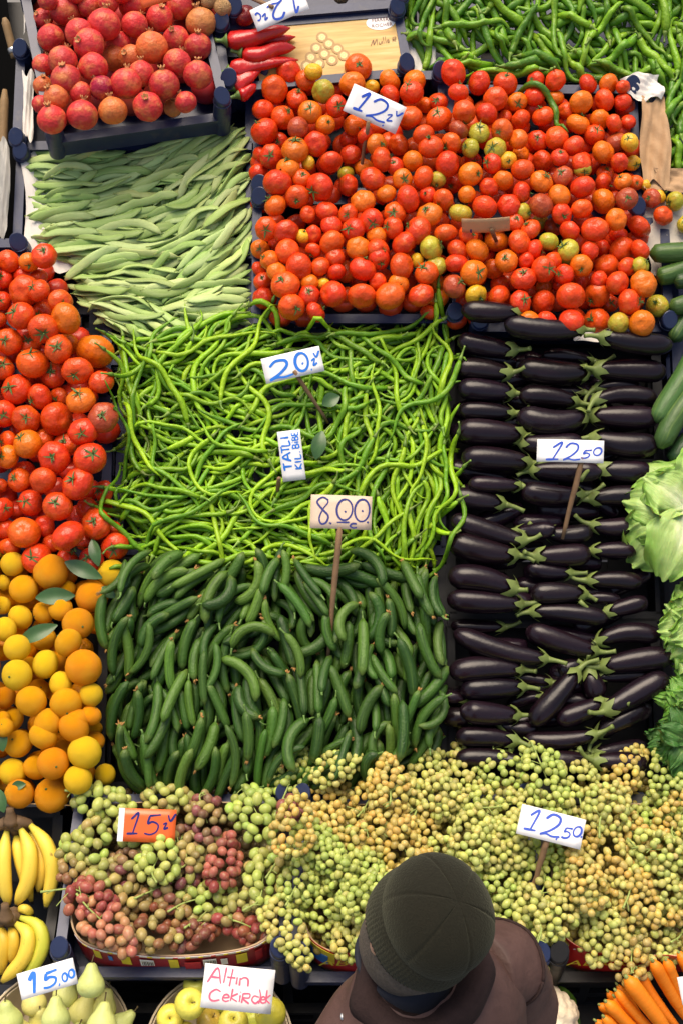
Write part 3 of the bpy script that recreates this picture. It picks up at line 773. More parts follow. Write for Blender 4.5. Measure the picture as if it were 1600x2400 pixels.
# tangerines
def tang_fn(th, ph):
    z = np.cos(th); return 1 / np.sqrt(np.sin(th) ** 2 + (z / .86) ** 2) * (1 - .05 * np.exp(-(th / .25) ** 2)) * (1 + .008 * np.cos(9 * ph) * np.sin(th))
TANG = mesh('tangerine_body', *sphere(24, 16, tang_fn), 'citrus_peel')
LEMN = mesh('lemon_body', *sphere(24, 16, lambda th, ph: 1 + .10 * np.exp(-(th / .22) ** 2) + .015 * np.cos(2 * ph)), 'citrus_peel')
V_, F_ = lathe([(.001, .885), (.05, .88), (.075, .845), (.06, .80)], 8); BTN = mesh('stem_button', V_, F_, 'calyx_green')
tan = parse('''60,435,55,y 0,380,24,y 235,470,80,o 515,480,66,y 15,520,38,y 110,550,66 425,585,76,o 10,625,42,y 310,550,42,b 95,680,58,y 200,660,52 280,640,55 25,735,56,y 360,710,72,o 205,780,56
315,795,66 80,820,60,y -10,840,36 210,895,66,y 385,910,82,o 260,880,48,ob 80,945,70,y 280,985,56,y 130,910,48,b 20,1050,56,o 145,1065,70 305,1075,72 420,1035,52,y 180,1010,48,ob
220,1165,66 350,1165,66,o 420,1130,48,o 60,1150,54,b 10,1150,42 -60,460,62 -70,600,62,y -70,760,62 -60,900,62,o -60,1100,62 -80,1000,60''', S5) + parse('''
85,85,64 340,10,72,o 200,50,66 430,15,42,b 60,215,62,y 165,195,58 245,175,72,o 290,120,52,ob 390,125,76,y 360,250,64,y 485,225,48,y 90,315,66,o 240,320,82,o 20,10,44 440,70,44,ob -60,120,62 -60,260,62''', S7)
GCOL = dict(r=(.84, .37, .006), o=(.84, .30, .005), y=(.86, .54, .018))
for u, v, w, r, c, bk in drop_spheres(tan, MAIN, -.012, .035):
    nip = c == 'y' and rng.random() < .5
    o = link('tangerine', LEMN if nip else TANG); p = MAIN.P(u, v, w); o.location = p; o.scale = (r * 1.02,) * 3
    ax = norm(MAIN.ew + rng.normal(0, .7, 3)); o.rotation_mode = 'QUATERNION'; o.rotation_quaternion = rot_to(ax, rng.uniform(0, 6.28))
    o.color = (*jit(GCOL[c], .05), 1)
    if not nip and rng.random() < .6: link('stem_button', BTN, o)
    item(o, {'r': 'orange-yellow tangerine', 'o': 'deep orange tangerine', 'y': 'pale yellow tangerine'}[c], 'tang', p, 'tangerine', 'tangerines heaped below the tomatoes')
    FLD.ball(u, v, w, r, -2)
poly = uvpoly(MAIN, [(-60, 1330), (250, 1320), (235, 1500), (235, 1700), (240, 1860), (-60, 1860)], 0)
stuff_balls('tangerines_below', hexfill(poly, .036, -.035), MAIN, 'citrus_peel', (.74, .26, .008), 'orange tangerines half hidden under the heap', tang_fn)

# ================================================================== flat beans
def bean_maker(fld_ang, jitter, Ls=(.15, .23)):
    def mk(u, v):
        L = rng.uniform(*Ls); th = fld_ang(u, v) + rng.normal(0, jitter); N = 13; s = np.linspace(-.5, .5, N)
        if rng.random() < .5: th += math.pi
        k = rng.normal(0, .35); a = th + k * s * 2 + .10 * np.sin(s * 9 + rng.uniform(0, 6))
        d = np.stack([np.cos(a), np.sin(a)], 1) * (L / (N - 1)); p = np.cumsum(d, 0); p += np.array([u, v]) - p[N // 2]
        r = .0108 * rng.uniform(.82, 1.22); pr = np.clip(np.minimum((s + .5) * 7, (.5 - s) * 9) , .10, 1) ** .7
        return dict(p=p, r=r * pr * .62, rr=r * pr, L=L, ph=rng.uniform(0, 6), roll=rng.normal(0, .45), sy=.6)
    return mk
bang = angle_field(MAIN, [(100, 370, 0), (200, 370, 6), (330, 400, 8), (300, 450, 8), (430, 360, 38), (440, 420, 36), (540, 400, 54), (150, 480, 8), (280, 500, 10), (430, 500, 36), (500, 470, 42), (180, 560, 4), (300, 590, 2),
                          (440, 560, 30), (480, 600, 34), (560, 560, 46), (300, 680, -10), (240, 640, -8), (480, 690, 24), (560, 700, 42), (400, 760, -28), (300, 780, -30), (500, 740, -5)], .02)
bpoly = uvpoly(MAIN, [(115, 345), (330, 345), (400, 315), (560, 300), (560, 700), (520, 760), (400, 790), (330, 800), (270, 740), (180, 640), (120, 560)], .02)
bbig = uvpoly(MAIN, [(45, 300), (330, 300), (370, 270), (590, 270), (590, 770), (480, 830), (300, 840), (180, 720), (130, 640), (50, 540)], .02)
under = fill(FLD, bpoly, 110, bean_maker(bang, .2), 3, big=bbig)
beans = under + fill(FLD, bpoly, 285, bean_maker(bang, .15), 5, big=bbig)
def bean_geo(b):
    P = MAIN.P(b['p'][:, 0], b['p'][:, 1], b['w']); s = np.linspace(0, 1, len(P))
    return tube(P, b['rr'] * (1 + .05 * np.sin(s * 34 + b['ph'])), 10, MAIN.ew, 1.0, .33, b['roll'] + .3 * np.sin(s * 4 + b['ph']))
BEANS = beans
BCOL = [((.37, .50, .165), 'pale green flat bean'), ((.29, .43, .12), 'mid green flat bean'), ((.45, .57, .22), 'light green flat bean')]

# ================================================================== eggplants
def egg_parse(s, zf):
    out = []
    for q in s.split():
        f = q.split(','); x, y = zf(float(f[0]), float(f[1])); out.append((x, y, float(f[2]) / 1.96, float(f[3]) / 1.96, float(f[4]), f[5][0], f[5].endswith('b')))
    return out
eggs = egg_parse('''1040,445,220,62,4,Rb 1030,605,150,50,3,Rb 1290,580,200,56,0,Lb 670,285,230,85,3,R 905,360,330,95,5,R 1345,415,310,95,3,L 660,405,250,95,12,R 645,515,235,85,6,R 965,525,300,110,5,R
1335,520,310,90,2,L 655,610,235,90,5,R 945,640,250,85,6,R 1310,635,280,76,-3,L 660,705,230,80,3,R 960,750,290,105,3,R 1310,735,290,100,2,L 675,805,280,100,4,R 1310,860,290,100,5,L 975,860,270,90,0,L
700,930,290,100,4,R 1035,985,290,85,3,L 1310,985,230,90,3,L 695,1050,220,70,2,R 960,1090,260,100,5,R 1290,1100,250,90,0,L 620,1115,220,90,8,R''', S4) + egg_parse('''
630,515,230,60,2,Rb 1210,390,160,50,3,Lb 1310,950,260,80,-25,Lb 1300,1090,230,70,-8,Lb 1060,710,120,70,-20,Rb 1165,790,120,90,70,Lb 850,860,150,60,-15,Rb 830,760,250,64,4,Rb 540,940,130,80,0,Rb 520,850,100,60,5,Rb
1310,750,220,56,-3,Lb 820,990,160,60,5,Lb 665,80,330,90,18,R 640,170,290,110,13,R 890,85,150,72,-3,L 1055,95,200,80,-3,L 1265,60,190,80,-3,L 1025,195,240,90,-3,L 1265,170,190,72,0,L 640,310,290,110,10,R
950,265,190,76,8,R 1270,310,230,80,3,L 990,370,230,85,0,R 650,410,320,100,4,R 1060,465,330,80,6,L 1320,430,190,76,-15,L 1005,590,310,90,18,R 1330,560,270,85,-3,L 715,625,410,95,17,R 655,720,310,100,-3,R
1370,680,310,95,-8,L 975,860,300,100,-48,R 1360,830,320,100,-28,L 685,810,270,95,-3,R 1095,920,220,86,-20,R 675,925,240,90,5,R 660,1035,260,86,3,R 1000,1045,300,76,-3,R 680,1135,300,86,4,R 1015,1145,260,86,0,R
1290,1150,230,86,3,L''', S6)
ES = np.array([0, .012, .04, .09, .18, .33, .52, .70, .86, .96, 1.0]); ER = np.array([.04, .34, .58, .78, .95, 1.0, .97, .88, .74, .60, .42])
def eggplant(X, Y, L, th, ang, side, back):
    west = .035; u, v = MAIN.uv(X, Y, west); k = depth(MAIN.P(u, v, west)) / FPX
    L, R = L * k * 1.04, th * k / 2 * 1.16
    a = math.radians(-ang) + (0 if side == 'R' else math.pi)              # blossom end -> stem end
    s = ES - .5; bend = rng.normal(0, .16); R *= rng.uniform(.94, 1.08)
    aa = a + bend * s * 2
    p = np.stack([np.cos(a) * s * L - np.sin(a) * bend * L * (s ** 2 - .08) * 1.2, np.sin(a) * s * L + np.cos(a) * bend * L * (s ** 2 - .08) * 1.2], 1) + np.array([u, v])
    r = ER * R
    w = settle(FLD, p, r * .8, True, .25)
    w = np.minimum(w, -.02 + R + (.0 if back else .055)) if back else np.clip(w, -.012 + R, .085)
    FLD.stamp(p, w, r, -2)
    P = MAIN.P(p[:, 0], p[:, 1], w)
    # finer points along the body
    si = np.array([0, .008, .03, .065, .11, .17, .25, .35, .46, .57, .68, .78, .87, .94, .98, 1.0])
    Pf = np.stack([np.interp(si, ES, P[:, i]) for i in range(3)], 1); rf = np.interp(si, ES, r)
    geo = tube(Pf, rf, 18, MAIN.ew, 1, 1, None, lambda t: 1 + .015 * np.cos(3 * t + X))
    o, c = add('eggplant', geo, 'eggplant_skin', color=jit((.009, .0045, .0075), .2))
    # leafy cap over the stem end and its stalk
    T = norm(P[-1] - P[-3]); B = norm(np.cross(T, MAIN.ew)); Nn = np.cross(B, T)
    V, F = [], []; n = 5; m = 20; ph0 = rng.uniform(0, 6)
    rows = [(.016, .20), (.008, .42), (-.004, .58), (-.020, .70), (-.034, .80)]
    for i, (dx, q) in enumerate(rows):
        for j in range(m):
            t = 2 * math.pi * j / m; lobe = (.5 + .5 * math.cos(n * t + ph0)) ** 1.6
            back_ = max(0, i - 1) / 3.0
            x = dx if i < 2 else .006 - back_ * (.003 + .021 * lobe * rng.uniform(.85, 1.15))
            rad = R * (q if i < 2 else (.54 + .08 * back_ + .24 * back_ * lobe)) + (.0015 + .004 * back_ * lobe)
            V.append(P[-1] + T * x + rad * (math.cos(t) * B + math.sin(t) * Nn))
    F = [(i * m + j, i * m + (j + 1) % m, (i + 1) * m + (j + 1) % m, (i + 1) * m + j) for i in range(len(rows) - 1) for j in range(m)]
    V = np.array(V); kc = link('calyx', mesh('calyx', V - c, F, 'eggplant_cap'), o)
    ln = rng.uniform(.022, .055); sw = rng.normal(0, .5); lift = rng.uniform(-.1, .5)
    Q = smoothpath([P[-1] + T * .008, P[-1] + T * (.015 + ln * .5) + B * sw * .012, P[-1] + T * (.015 + ln) + B * sw * ln * .9 + MAIN.ew * lift * .02], 7)
    gs = tube(Q, np.array([.011, .0075, .006, .0055, .0052, .0055, .0065]) * (.8 + R * 8), 9)
    link('stalk', mesh('stalk', gs[0] - c, gs[1], 'eggplant_cap', True, gs[2], gs[3]), kc)
    d = 'short' if L < .13 else ('long' if L > .18 else 'plump' if R > .029 else 'medium')
    item(o, f'{d} dark eggplant', 'egg', MAIN.P(u, v, w.mean()), 'eggplant', 'eggplants stacked in rows')
def egg_under(u, v):
    L = rng.uniform(.12, .17); a = rng.normal(0, .25); s = ES - .5; R = rng.uniform(.026, .031)
    return dict(p=np.stack([np.cos(a) * s * L, np.sin(a) * s * L], 1) + np.array([u, v]), r=ER * R, L=L, ph=0)
epoly = uvpoly(MAIN, [(1090, 760), (1490, 800), (1490, 1100), (1480, 1420), (1510, 1560), (1480, 1800), (1090, 1800)], -.02)
eunder = fill(FLD, epoly, 60, egg_under, 6, True, .3)
for q in eunder: q['w'] = np.minimum(q['w'], -.028)
V, F, R_, A_ = join([tube(MAIN.P(q['p'][:, 0], q['p'][:, 1], q['w']), q['r'], 14, MAIN.ew) for q in eunder]); c_ = V.mean(0)
o = link('eggplants_below', mesh('eggplants_below', V - c_, F, 'eggplant_skin', True, R_, A_)); o.location = c_; o.color = (.012, .0052, .011, 1); tag(o, 'dark eggplants half hidden under the stacked rows', None, None, 'stuff')
_m = np.isin(FLD.ID, [q['id'] for q in eunder]); FLD.H[_m] = np.minimum(FLD.H[_m], -.01); FLD.ID[_m] = -1
for e in [q for q in eggs if q[6]] + [q for q in eggs if not q[6]][::-1]:
    eggplant(*e)

# ================================================================== long green peppers and cucumbers
def pepper_maker(ang, jitter, Ls, R, wig, curl=.25):
    def mk(u, v):
        L = rng.uniform(*Ls); N = 18; s = np.linspace(0, 1, N); th = ang(u, v) + rng.normal(0, jitter)
        if rng.random() < .5: th += math.pi
        a = th + wig * (np.sin(s * rng.uniform(4, 9) + rng.uniform(0, 6)) * rng.uniform(.4, 1.2) + .4 * np.sin(s * rng.uniform(11, 17) + rng.uniform(0, 6)))
        a = a + rng.normal(0, curl) * s * 2
        if rng.random() < .3: a = a + rng.choice((-1, 1)) * rng.uniform(.8, 2.2) * np.clip((s - .7) / .3, 0, 1) ** 1.5
        d = np.stack([np.cos(a), np.sin(a)], 1) * (L / (N - 1)); p = np.cumsum(d, 0); p += np.array([u, v]) - p.mean(0)
        r = R * rng.uniform(.8, 1.15) * np.interp(s, [0, .04, .12, .5, .8, .95, 1], [.45, .85, 1.0, .92, .70, .38, .12])
        return dict(p=p, r=r, L=L, ph=rng.uniform(0, 6))
    return mk
def uniform_ang(u, v): return rng.uniform(0, math.pi)
pang = angle_field(MAIN, [(330, 760, -30), (450, 780, 30), (600, 750, 10), (800, 730, -5), (1020, 720, 70), (1040, 800, -70), (350, 850, 15), (500, 900, 12), (700, 900, 0), (900, 860, 40), (1040, 900, -70),
                          (300, 980, -60), (450, 1000, -22), (600, 980, -12), (750, 1000, 80), (900, 1000, 65), (1040, 1040, -45), (300, 1120, 5), (450, 1130, 4), (600, 1130, 8), (750, 1150, 35), (880, 1130, 70),
                          (1000, 1180, 82), (350, 1250, 4), (500, 1250, -6), (650, 1280, -25), (780, 1260, 50), (900, 1250, 80), (1000, 1270, 75)], .03)
ppoly = uvpoly(MAIN, [(330, 790), (480, 765), (640, 735), (1020, 725), (1055, 800), (1055, 1300), (960, 1325), (620, 1325), (285, 1325), (222, 1160), (228, 940), (245, 870)], .03)
pbig = uvpoly(MAIN, [(240, 720), (640, 680), (1070, 670), (1105, 800), (1110, 1100), (1085, 1340), (960, 1365), (220, 1375), (175, 1150), (180, 880)], .03)
def mound(poly_px, cx, cy, h, rx, ry):
    u, v = MAIN.uv(cx, cy, .03); U, V_ = np.meshgrid(FLD.u0 + (np.arange(FLD.nu) + .5) * FLD.st, FLD.v0 + (np.arange(FLD.nv) + .5) * FLD.st, indexing='ij')
    b = -.055 + h * np.clip(1 - ((U - u) / rx) ** 2, 0, 1) * np.clip(1 - ((V_ - v) / ry) ** 2, 0, 1); m = (b > FLD.H) & (FLD.ID == -1); FLD.H[m] = b[m]
mound(None, 700, 950, .045, .40, .32); mound(None, 640, 1580, .035, .42, .30)
punder = fill(FLD, ppoly, 190, pepper_maker(pang, .7, (.18, .28), .0085, .45), 3, big=pbig)
peps = punder + fill(FLD, ppoly, 350, pepper_maker(pang, .45, (.24, .37), .0071, .55, .4), 4, big=pbig)
tpoly = uvpoly(MAIN, [(960, -70), (1680, -70), (1680, 150), (1480, 165), (1150, 165), (1030, 140), (950, 60)], .05)
tbig = uvpoly(MAIN, [(915, -120), (1700, -120), (1700, 200), (1500, 190), (1050, 185), (930, 140)], .05)
rpoly = uvpoly(MAIN, [(1575, 170), (1680, 150), (1680, 390), (1580, 380)], .05)
rbig = uvpoly(MAIN, [(1535, 90), (1720, 90), (1720, 430), (1545, 420)], .05)
gm = pepper_maker(uniform_ang, .5, (.15, .22), .0112, .16, .35)
gm2 = pepper_maker(lambda u, v: 1.45, .3, (.11, .17), .0120, .18, .35)
gpeps = fill(FLD, tpoly, 175, gm, 4, big=tbig) + fill(FLD, rpoly, 34, gm2, 3, big=rbig)
# the lone pepper lying on the tomatoes
lp = smoothpath([S2(815, 378), S2(880, 380), S2(950, 425), S2(985, 490), S2(995, 560), S2(1035, 618)], 18)
lone_uv = np.array([MAIN.uv(x, y, .05) for x, y in lp]); lr = .0095 * np.interp(np.linspace(0, 1, 18), [0, .05, .15, .5, .8, 1], [.4, .8, 1, .9, .7, .15])
lone = dict(p=lone_uv, r=lr, w=settle(FLD, lone_uv, lr, False), L=.16, ph=0, id=IDC[0]); IDC[0] += 1

def cuke_maker(ang, jitter, Ls=(.10, .165)):
    def mk(u, v):
        L = rng.uniform(*Ls); N = 11; s = np.linspace(0, 1, N); th = ang(u, v) + rng.normal(0, jitter)
        if rng.random() < .5: th += math.pi
        a = th + rng.normal(0, .50) * (s - .5) * 2
        d = np.stack([np.cos(a), np.sin(a)], 1) * (L / (N - 1)); p = np.cumsum(d, 0); p += np.array([u, v]) - p.mean(0)
        r = .0134 * rng.uniform(.78, 1.18) * np.interp(s, [0, .03, .1, .25, .5, .8, .92, .98, 1], [.25, .58, .86, 1, 1, .95, .80, .55, .22])
        return dict(p=p, r=r, L=L, ph=rng.uniform(0, 6))
    return mk
cang = angle_field(MAIN, [(270, 1360, 62), (400, 1380, 35), (560, 1360, 40), (615, 1350, 85), (690, 1390, -55), (790, 1350, -12), (900, 1380, -62), (1010, 1400, -72), (260, 1450, 80), (400, 1470, 45), (340, 1550, 72),
                          (440, 1550, 75), (520, 1500, 80), (590, 1470, 30), (680, 1470, -72), (780, 1490, 75), (860, 1450, 70), (950, 1480, -65), (250, 1650, 88), (380, 1700, 80), (500, 1700, 88), (570, 1620, -55),
                          (640, 1560, -50), (680, 1680, 82), (770, 1680, 65), (850, 1600, -70), (900, 1700, -82), (1000, 1640, 60), (290, 1820, -65), (420, 1800, 80), (560, 1830, 70), (700, 1800, 10), (960, 1790, 40), (600, 1760, 78)], .03)
cpoly = uvpoly(MAIN, [(265, 1350), (420, 1320), (600, 1310), (760, 1320), (970, 1320), (1035, 1400), (1035, 1760), (900, 1810), (600, 1855), (290, 1850), (245, 1700), (238, 1500)], .03)
cbig = uvpoly(MAIN, [(225, 1300), (600, 1280), (1000, 1300), (1055, 1400), (1050, 1800), (700, 1890), (230, 1880), (205, 1650), (205, 1480)], .03)
cunder = fill(FLD, cpoly, 110, cuke_maker(cang, .5), 3, True, .2, cbig)
cukes = cunder + fill(FLD, cpoly, 310, cuke_maker(cang, .22), 5, True, .25, cbig)

# ---- turn the laid-out things into objects
def tube_of(it, n, sect=None, fr=MAIN):
    return tube(fr.P(it['p'][:, 0], it['p'][:, 1], it['w']), it['r'], n, fr.ew, 1, 1, None, sect)
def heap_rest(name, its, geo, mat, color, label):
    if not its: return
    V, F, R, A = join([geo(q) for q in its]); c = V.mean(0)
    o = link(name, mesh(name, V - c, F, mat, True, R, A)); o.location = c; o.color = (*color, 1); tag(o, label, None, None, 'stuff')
topb, rest = shown(FLD, BEANS, 300)
for b in topb:
    col, d = BCOL[rng.integers(3)]; geo = bean_geo(b)
    o, c = add('flat_bean', geo, 'bean_skin', color=jit(col, .10))
    P = geo[0]; a0, a1 = MAIN.P(b['p'][0, 0], b['p'][0, 1], b['w'][0]), MAIN.P(b['p'][1, 0], b['p'][1, 1], b['w'][1])
    T = norm(a0 - a1); gs = tube(np.linspace(a0 - T * .002, a0 + T * .008 + MAIN.ew * .001, 3), [.0016, .0013, .0016], 5)
    link('stem_end', mesh('stem_end', gs[0] - c, gs[1], 'stem_green', True), o)
    item(o, ('short ' if b['L'] < .165 else 'long ' if b['L'] > .215 else '') + d, 'bean', c, 'bean', 'flat green beans in the heap')
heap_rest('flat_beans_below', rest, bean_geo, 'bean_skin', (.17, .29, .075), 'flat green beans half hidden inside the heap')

def knobbly(n):
    k = rng.uniform(0, 6); return lambda a: 1 + .10 * np.cos(2 * a + k) + .05 * np.cos(3 * a)
def pepper_obj(it, name, mat, cols, zone, cat, group, stalk, R0):
    i = rng.integers(len(cols)); col, d = cols[i]
    P = MAIN.P(it['p'][:, 0], it['p'][:, 1], it['w']); s = np.linspace(0, 1, len(P))
    geo = tube(P, it['r'] * (1 + .07 * np.sin(s * 40 + it['ph'])), 8, MAIN.ew, 1, 1, s * 2.0 + it['ph'], knobbly(8))
    o, c = add(name, geo, mat, color=jit(col, .10))
    T = norm(P[0] - P[2]); B = np.cross(T, MAIN.ew); k = rng.normal(0, .6); L = stalk * rng.uniform(.6, 1.3)
    Q = smoothpath([P[0] - T * .003, P[0] + T * L * .5 + B * k * L * .12, P[0] + T * L * .9 + B * k * L * .5 + MAIN.ew * L * rng.uniform(-.1, .25)], 6)
    gs = tube(Q, np.array([.70, .55, .30, .26, .26, .34]) * R0, 6)
    so = link('stalk', mesh('stalk', gs[0] - c, gs[1], 'green_stalk', True, gs[2], gs[3]), o); so.color = (*jit((.16, .27, .045), .2), 1)
    item(o, ('short ' if it['L'] < .215 and zone == 'pep' else 'long ' if it['L'] > .29 else '') + d, zone, c, cat, group)
PEP = [((.27, .48, .018), 'curly lime green pepper'), ((.19, .40, .016), 'curly grass green pepper'), ((.11, .28, .014), 'curly deep green pepper')]
topp, rest = shown(FLD, peps, 300)
for it in topp: pepper_obj(it, 'curly_pepper', 'pepper_skin', PEP, 'pep', 'pepper', 'thin curly green peppers in the heap', .038, .0088)
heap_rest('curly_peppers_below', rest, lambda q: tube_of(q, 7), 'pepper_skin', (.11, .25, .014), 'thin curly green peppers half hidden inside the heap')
GRN = [((.11, .27, .018), 'green chilli pepper'), ((.17, .36, .020), 'light green chilli pepper'), ((.065, .19, .015), 'dark green chilli pepper')]
topg, rest = shown(FLD, gpeps, 200)
for it in topg + [lone]: pepper_obj(it, 'chilli_pepper', 'pepper_skin', GRN, 'chil', 'pepper', 'green chilli peppers behind the tomatoes', .03, .011)
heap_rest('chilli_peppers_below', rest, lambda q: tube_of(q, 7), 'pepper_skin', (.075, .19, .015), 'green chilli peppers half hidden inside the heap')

CUC = [((.024, .074, .010), 'dark green cucumber'), ((.044, .115, .015), 'mid green cucumber'), ((.080, .17, .022), 'lighter green cucumber')]
topc, rest = shown(FLD, cukes, 300)
def tuft(P, T, c, o):
    parts = []
    for _ in range(5):
        d = norm(T + rng.normal(0, .55, 3)); parts.append(tube(np.linspace(P - T * .003, P + d * rng.uniform(.006, .012), 3), [.0022, .0026, .0008], 5))
    V, F, R, A = join(parts); link('dried_flower', mesh('dried_flower', V - c, F, 'dry_flower', True, R, A), o)
for it in topc:
    col, d = CUC[rng.choice(3, p=(.45, .40, .15))]; geo = tube_of(it, 12, lambda a: 1 + .03 * np.cos(3 * a))
    o, c = add('cucumber', geo, 'cucumber_skin', color=jit(col, .12))
    P = MAIN.P(it['p'][:, 0], it['p'][:, 1], it['w'])
    if rng.random() < .45: tuft(P[-1], norm(P[-1] - P[-2]), c, o); d = 'tufted ' + d
    if rng.random() < .5:
        T = norm(P[0] - P[1]); gs = tube(smoothpath([P[0] - T * .003, P[0] + T * .008, P[0] + T * .016 + rng.normal(0, .004, 3)], 4), [.004, .0028, .0024, .003], 6)
        so = link('stalk', mesh('stalk', gs[0] - c, gs[1], 'green_stalk', True, gs[2], gs[3]), o); so.color = (.10, .20, .04, 1)
    item(o, ('short ' if it['L'] < .12 else '') + d, 'cuke', c, 'cucumber', 'small cucumbers in the heap')
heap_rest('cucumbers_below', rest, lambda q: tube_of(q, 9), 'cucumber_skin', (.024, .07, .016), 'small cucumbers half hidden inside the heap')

# ================================================================== courgettes along the edge
def courgette(pts, rp, w, label, col=(.042, .10, .020), ends=True):
    q = smoothpath(pts, 14); uv = np.array([MAIN.uv(x, y, w) for x, y in q]); r = rp * 3.58 / FPX
    s = np.linspace(0, 1, 14); rr = r * np.interp(s, [0, .03, .1, .3, .7, .92, .98, 1], [.3, .65, .9, 1, .97, .86, .6, .25])
    geo = tube(MAIN.P(uv[:, 0], uv[:, 1], np.full(14, w)), rr, 14, MAIN.ew)
    o, c = add('courgette', geo, 'zucchini_skin', color=jit(col, .1)); tag(o, label, 'courgette', 'courgettes beside the eggplants')
    P = MAIN.P(uv[:, 0], uv[:, 1], np.full(14, w)); T = norm(P[0] - P[1])
    gs = tube(np.linspace(P[0] - T * .004, P[0] + T * .016, 4), [.010, .0085, .008, .0095], 6); so = link('stalk', mesh('stalk', gs[0] - c, gs[1], 'green_stalk', True, gs[2], gs[3]), o); so.color = (.12, .2, .05, 1)
courgette([(1690, 585), (1600, 592), (1522, 594)], 25, .03, 'plump dark courgette lying level beside the newspaper, uppermost of all')
courgette([(1640, 615), (1580, 640), (1538, 650)], 24, .02, 'dark courgette just under the uppermost one beside the crate corner')
courgette([(1680, 640), (1620, 655), (1578, 660)], 21, .03, 'dark courgette end at the picture edge under the uppermost courgette', (.025, .06, .02))
courgette([(1690, 700), (1620, 710), (1568, 722)], 23, .03, 'green courgette just above the lower corner knob of the tomato crate')
courgette([(1690, 600), (1650, 690), (1600, 760), (1575, 800)], 22, .005, 'courgette sloping down past the crate corner knob, tip upward', (.03, .075, .022))
courgette([(1640, 800), (1610, 870), (1560, 950), (1537, 990)], 27, .04, 'long courgette leaning against the eggplant ends, upper of the sloping pair', (.05, .115, .03))
courgette([(1680, 840), (1640, 900), (1580, 980), (1545, 1050)], 27, .05, 'long courgette leaning against the eggplant ends, lower of the sloping pair', (.055, .125, .03))
courgette([(1690, 960), (1650, 1000), (1600, 1050), (1575, 1085)], 26, .02, 'dark courgette lowest of all, just above the lettuce', (.022, .055, .02))

# ================================================================== loose leaves
def leaf_geo(base, tip, width, nrm, fold=.25, n=9):
    base, tip = np.asarray(base), np.asarray(tip); T = norm(tip - base); B = norm(np.cross(T, nrm)); N = np.cross(B, T); L = np.linalg.norm(tip - base)
    V, ring = [], []
    for sgn in (1, -1):
        for i in range(n):
            s = i / (n - 1); wd = width * .5 * math.sin(math.pi * min(1, s * .96 + .02)) ** .8
            for t in (-1, -.5, 0, .5, 1):
                V.append(base + T * L * s + B * wd * t + N * (abs(t) * wd * fold + .10 * L * math.sin(math.pi * s) + .0005 * sgn)); ring.append((s, t, 0))
    F = []
    for k in range(2):
        for i in range(n - 1):
            for j in range(4):
                a = k * n * 5 + i * 5 + j; q = (a, a + 1, a + 6, a + 5); F.append(q if k == 0 else q[::-1])
    return np.array(V), F, np.array(ring), np.array(ring)[:, 0]
def leaf(p0, p1, width, w, label, tilt=(0, 0, 0)):
    a = MAIN.P(*MAIN.uv(*p0, w), w); b = MAIN.P(*MAIN.uv(*p1, w + .005), w + .005)
    o, _ = add('leaf', leaf_geo(a, b, width, norm(MAIN.ew + np.array(tilt))), 'leaf_green'); tag(o, label, 'leaf', 'loose leaves among the fruit')
leaf(S5(265, 715), S5(85, 795), .040, .075, 'single oval citrus leaf lying flat across the middle of the tangerines')
leaf(S5(300, 425), S5(470, 500), .042, .055, 'folded dark leaf between the topmost tangerines and the red tomatoes')
leaf(S5(345, 580), S5(165, 590), .045, .050, 'dark leaf tucked beneath the large uppermost tangerine')
leaf(S5(425, 320), S5(455, 445), .032, .050, 'narrow leaf standing beside the lowest red tomatoes')
leaf(S5(575, 440), S5(580, 540), .030, .065, 'small leaf at the edge of the tangerine next to the cucumbers')
leaf(S5(470, 540), S5(530, 590), .028, .060, 'short leaf between the deep orange tangerine and the first cucumbers')
leaf(S7(55, 280), S7(120, 270), .024, .075, 'small pale leaf near the bottom of the tangerine heap')
leaf(S7(5, 0), S7(15, 120), .035, .07, 'leaf cut by the picture edge among the lower tangerines')
leaf(S7(-10, 290), S7(20, 400), .035, .06, 'leaf at the picture edge above the bananas')
leaf(S3(1450, 1130), S3(1480, 1000), .040, .075, 'grey-green leaf among the curly peppers beside the narrow white sign')
leaf(S3(1480, 880), S3(1560, 840), .040, .050, 'dark leaf in the hollow among the curly peppers')
leaf(S5(1500, 500), S5(1560, 440), .04, .065, 'dark leaf between the curly peppers and the cucumbers behind the stick')

# ================================================================== crates on the slope
def mcrate(X0, X1, Y0, Y1, label, w0=-.205, w1=-.02, **kw):
    u0, u1, v0, v1 = uvbox(MAIN, X0, X1, Y0, Y1, w1)
    return crate(MAIN, u0, u1, v0, v1, w0, w1, label, **kw)
NK = (0, 0, 0, 0)
mcrate(600, 1042, 172, 456, 'navy crate of tomatoes next to the gold box and the beans', -.15, -.012, knobs=(1, 0, 1, 1))
mcrate(597, 1072, 464, 752, 'navy crate of tomatoes just above the curly peppers', -.15, -.012, knobs=(0, 1, 1, 0))
mcrate(1048, 1492, 205, 508, 'navy crate of tomatoes below the chilli peppers', -.15, -.012, knobs=(0, 1, 0, 1))
mcrate(1108, 1566, 516, 772, 'navy crate of tomatoes just above the eggplants', -.15, -.012, knobs=(1, 1, 0, 0))
mcrate(40, 592, 358, 600, 'navy crate lined with paper under the upper beans', -.19, -.05, knobs=(0, 0, 1, 0))
mcrate(40, 592, 120, 346, 'navy crate under the pomegranate crate with its corner knob showing', -.19, -.03, knobs=(1, 0, 1, 0))
mcrate(60, 592, 604, 850, 'navy crate under the lower beans', -.19, -.08, knobs=NK)
mcrate(-300, 52, 565, 925, 'navy crate under the upper left tomatoes with a corner knob', -.20, -.02, knobs=(0, 0, 0, 1), knob=.03)
mcrate(62, 258, 610, 925, 'narrow navy crate under the tomatoes next to the beans', -.20, -.08, knobs=(0, 0, 1, 0), knob=.03)
mcrate(-300, 256, 932, 1305, 'navy crate under the lower left tomatoes', -.20, -.08, knobs=NK)
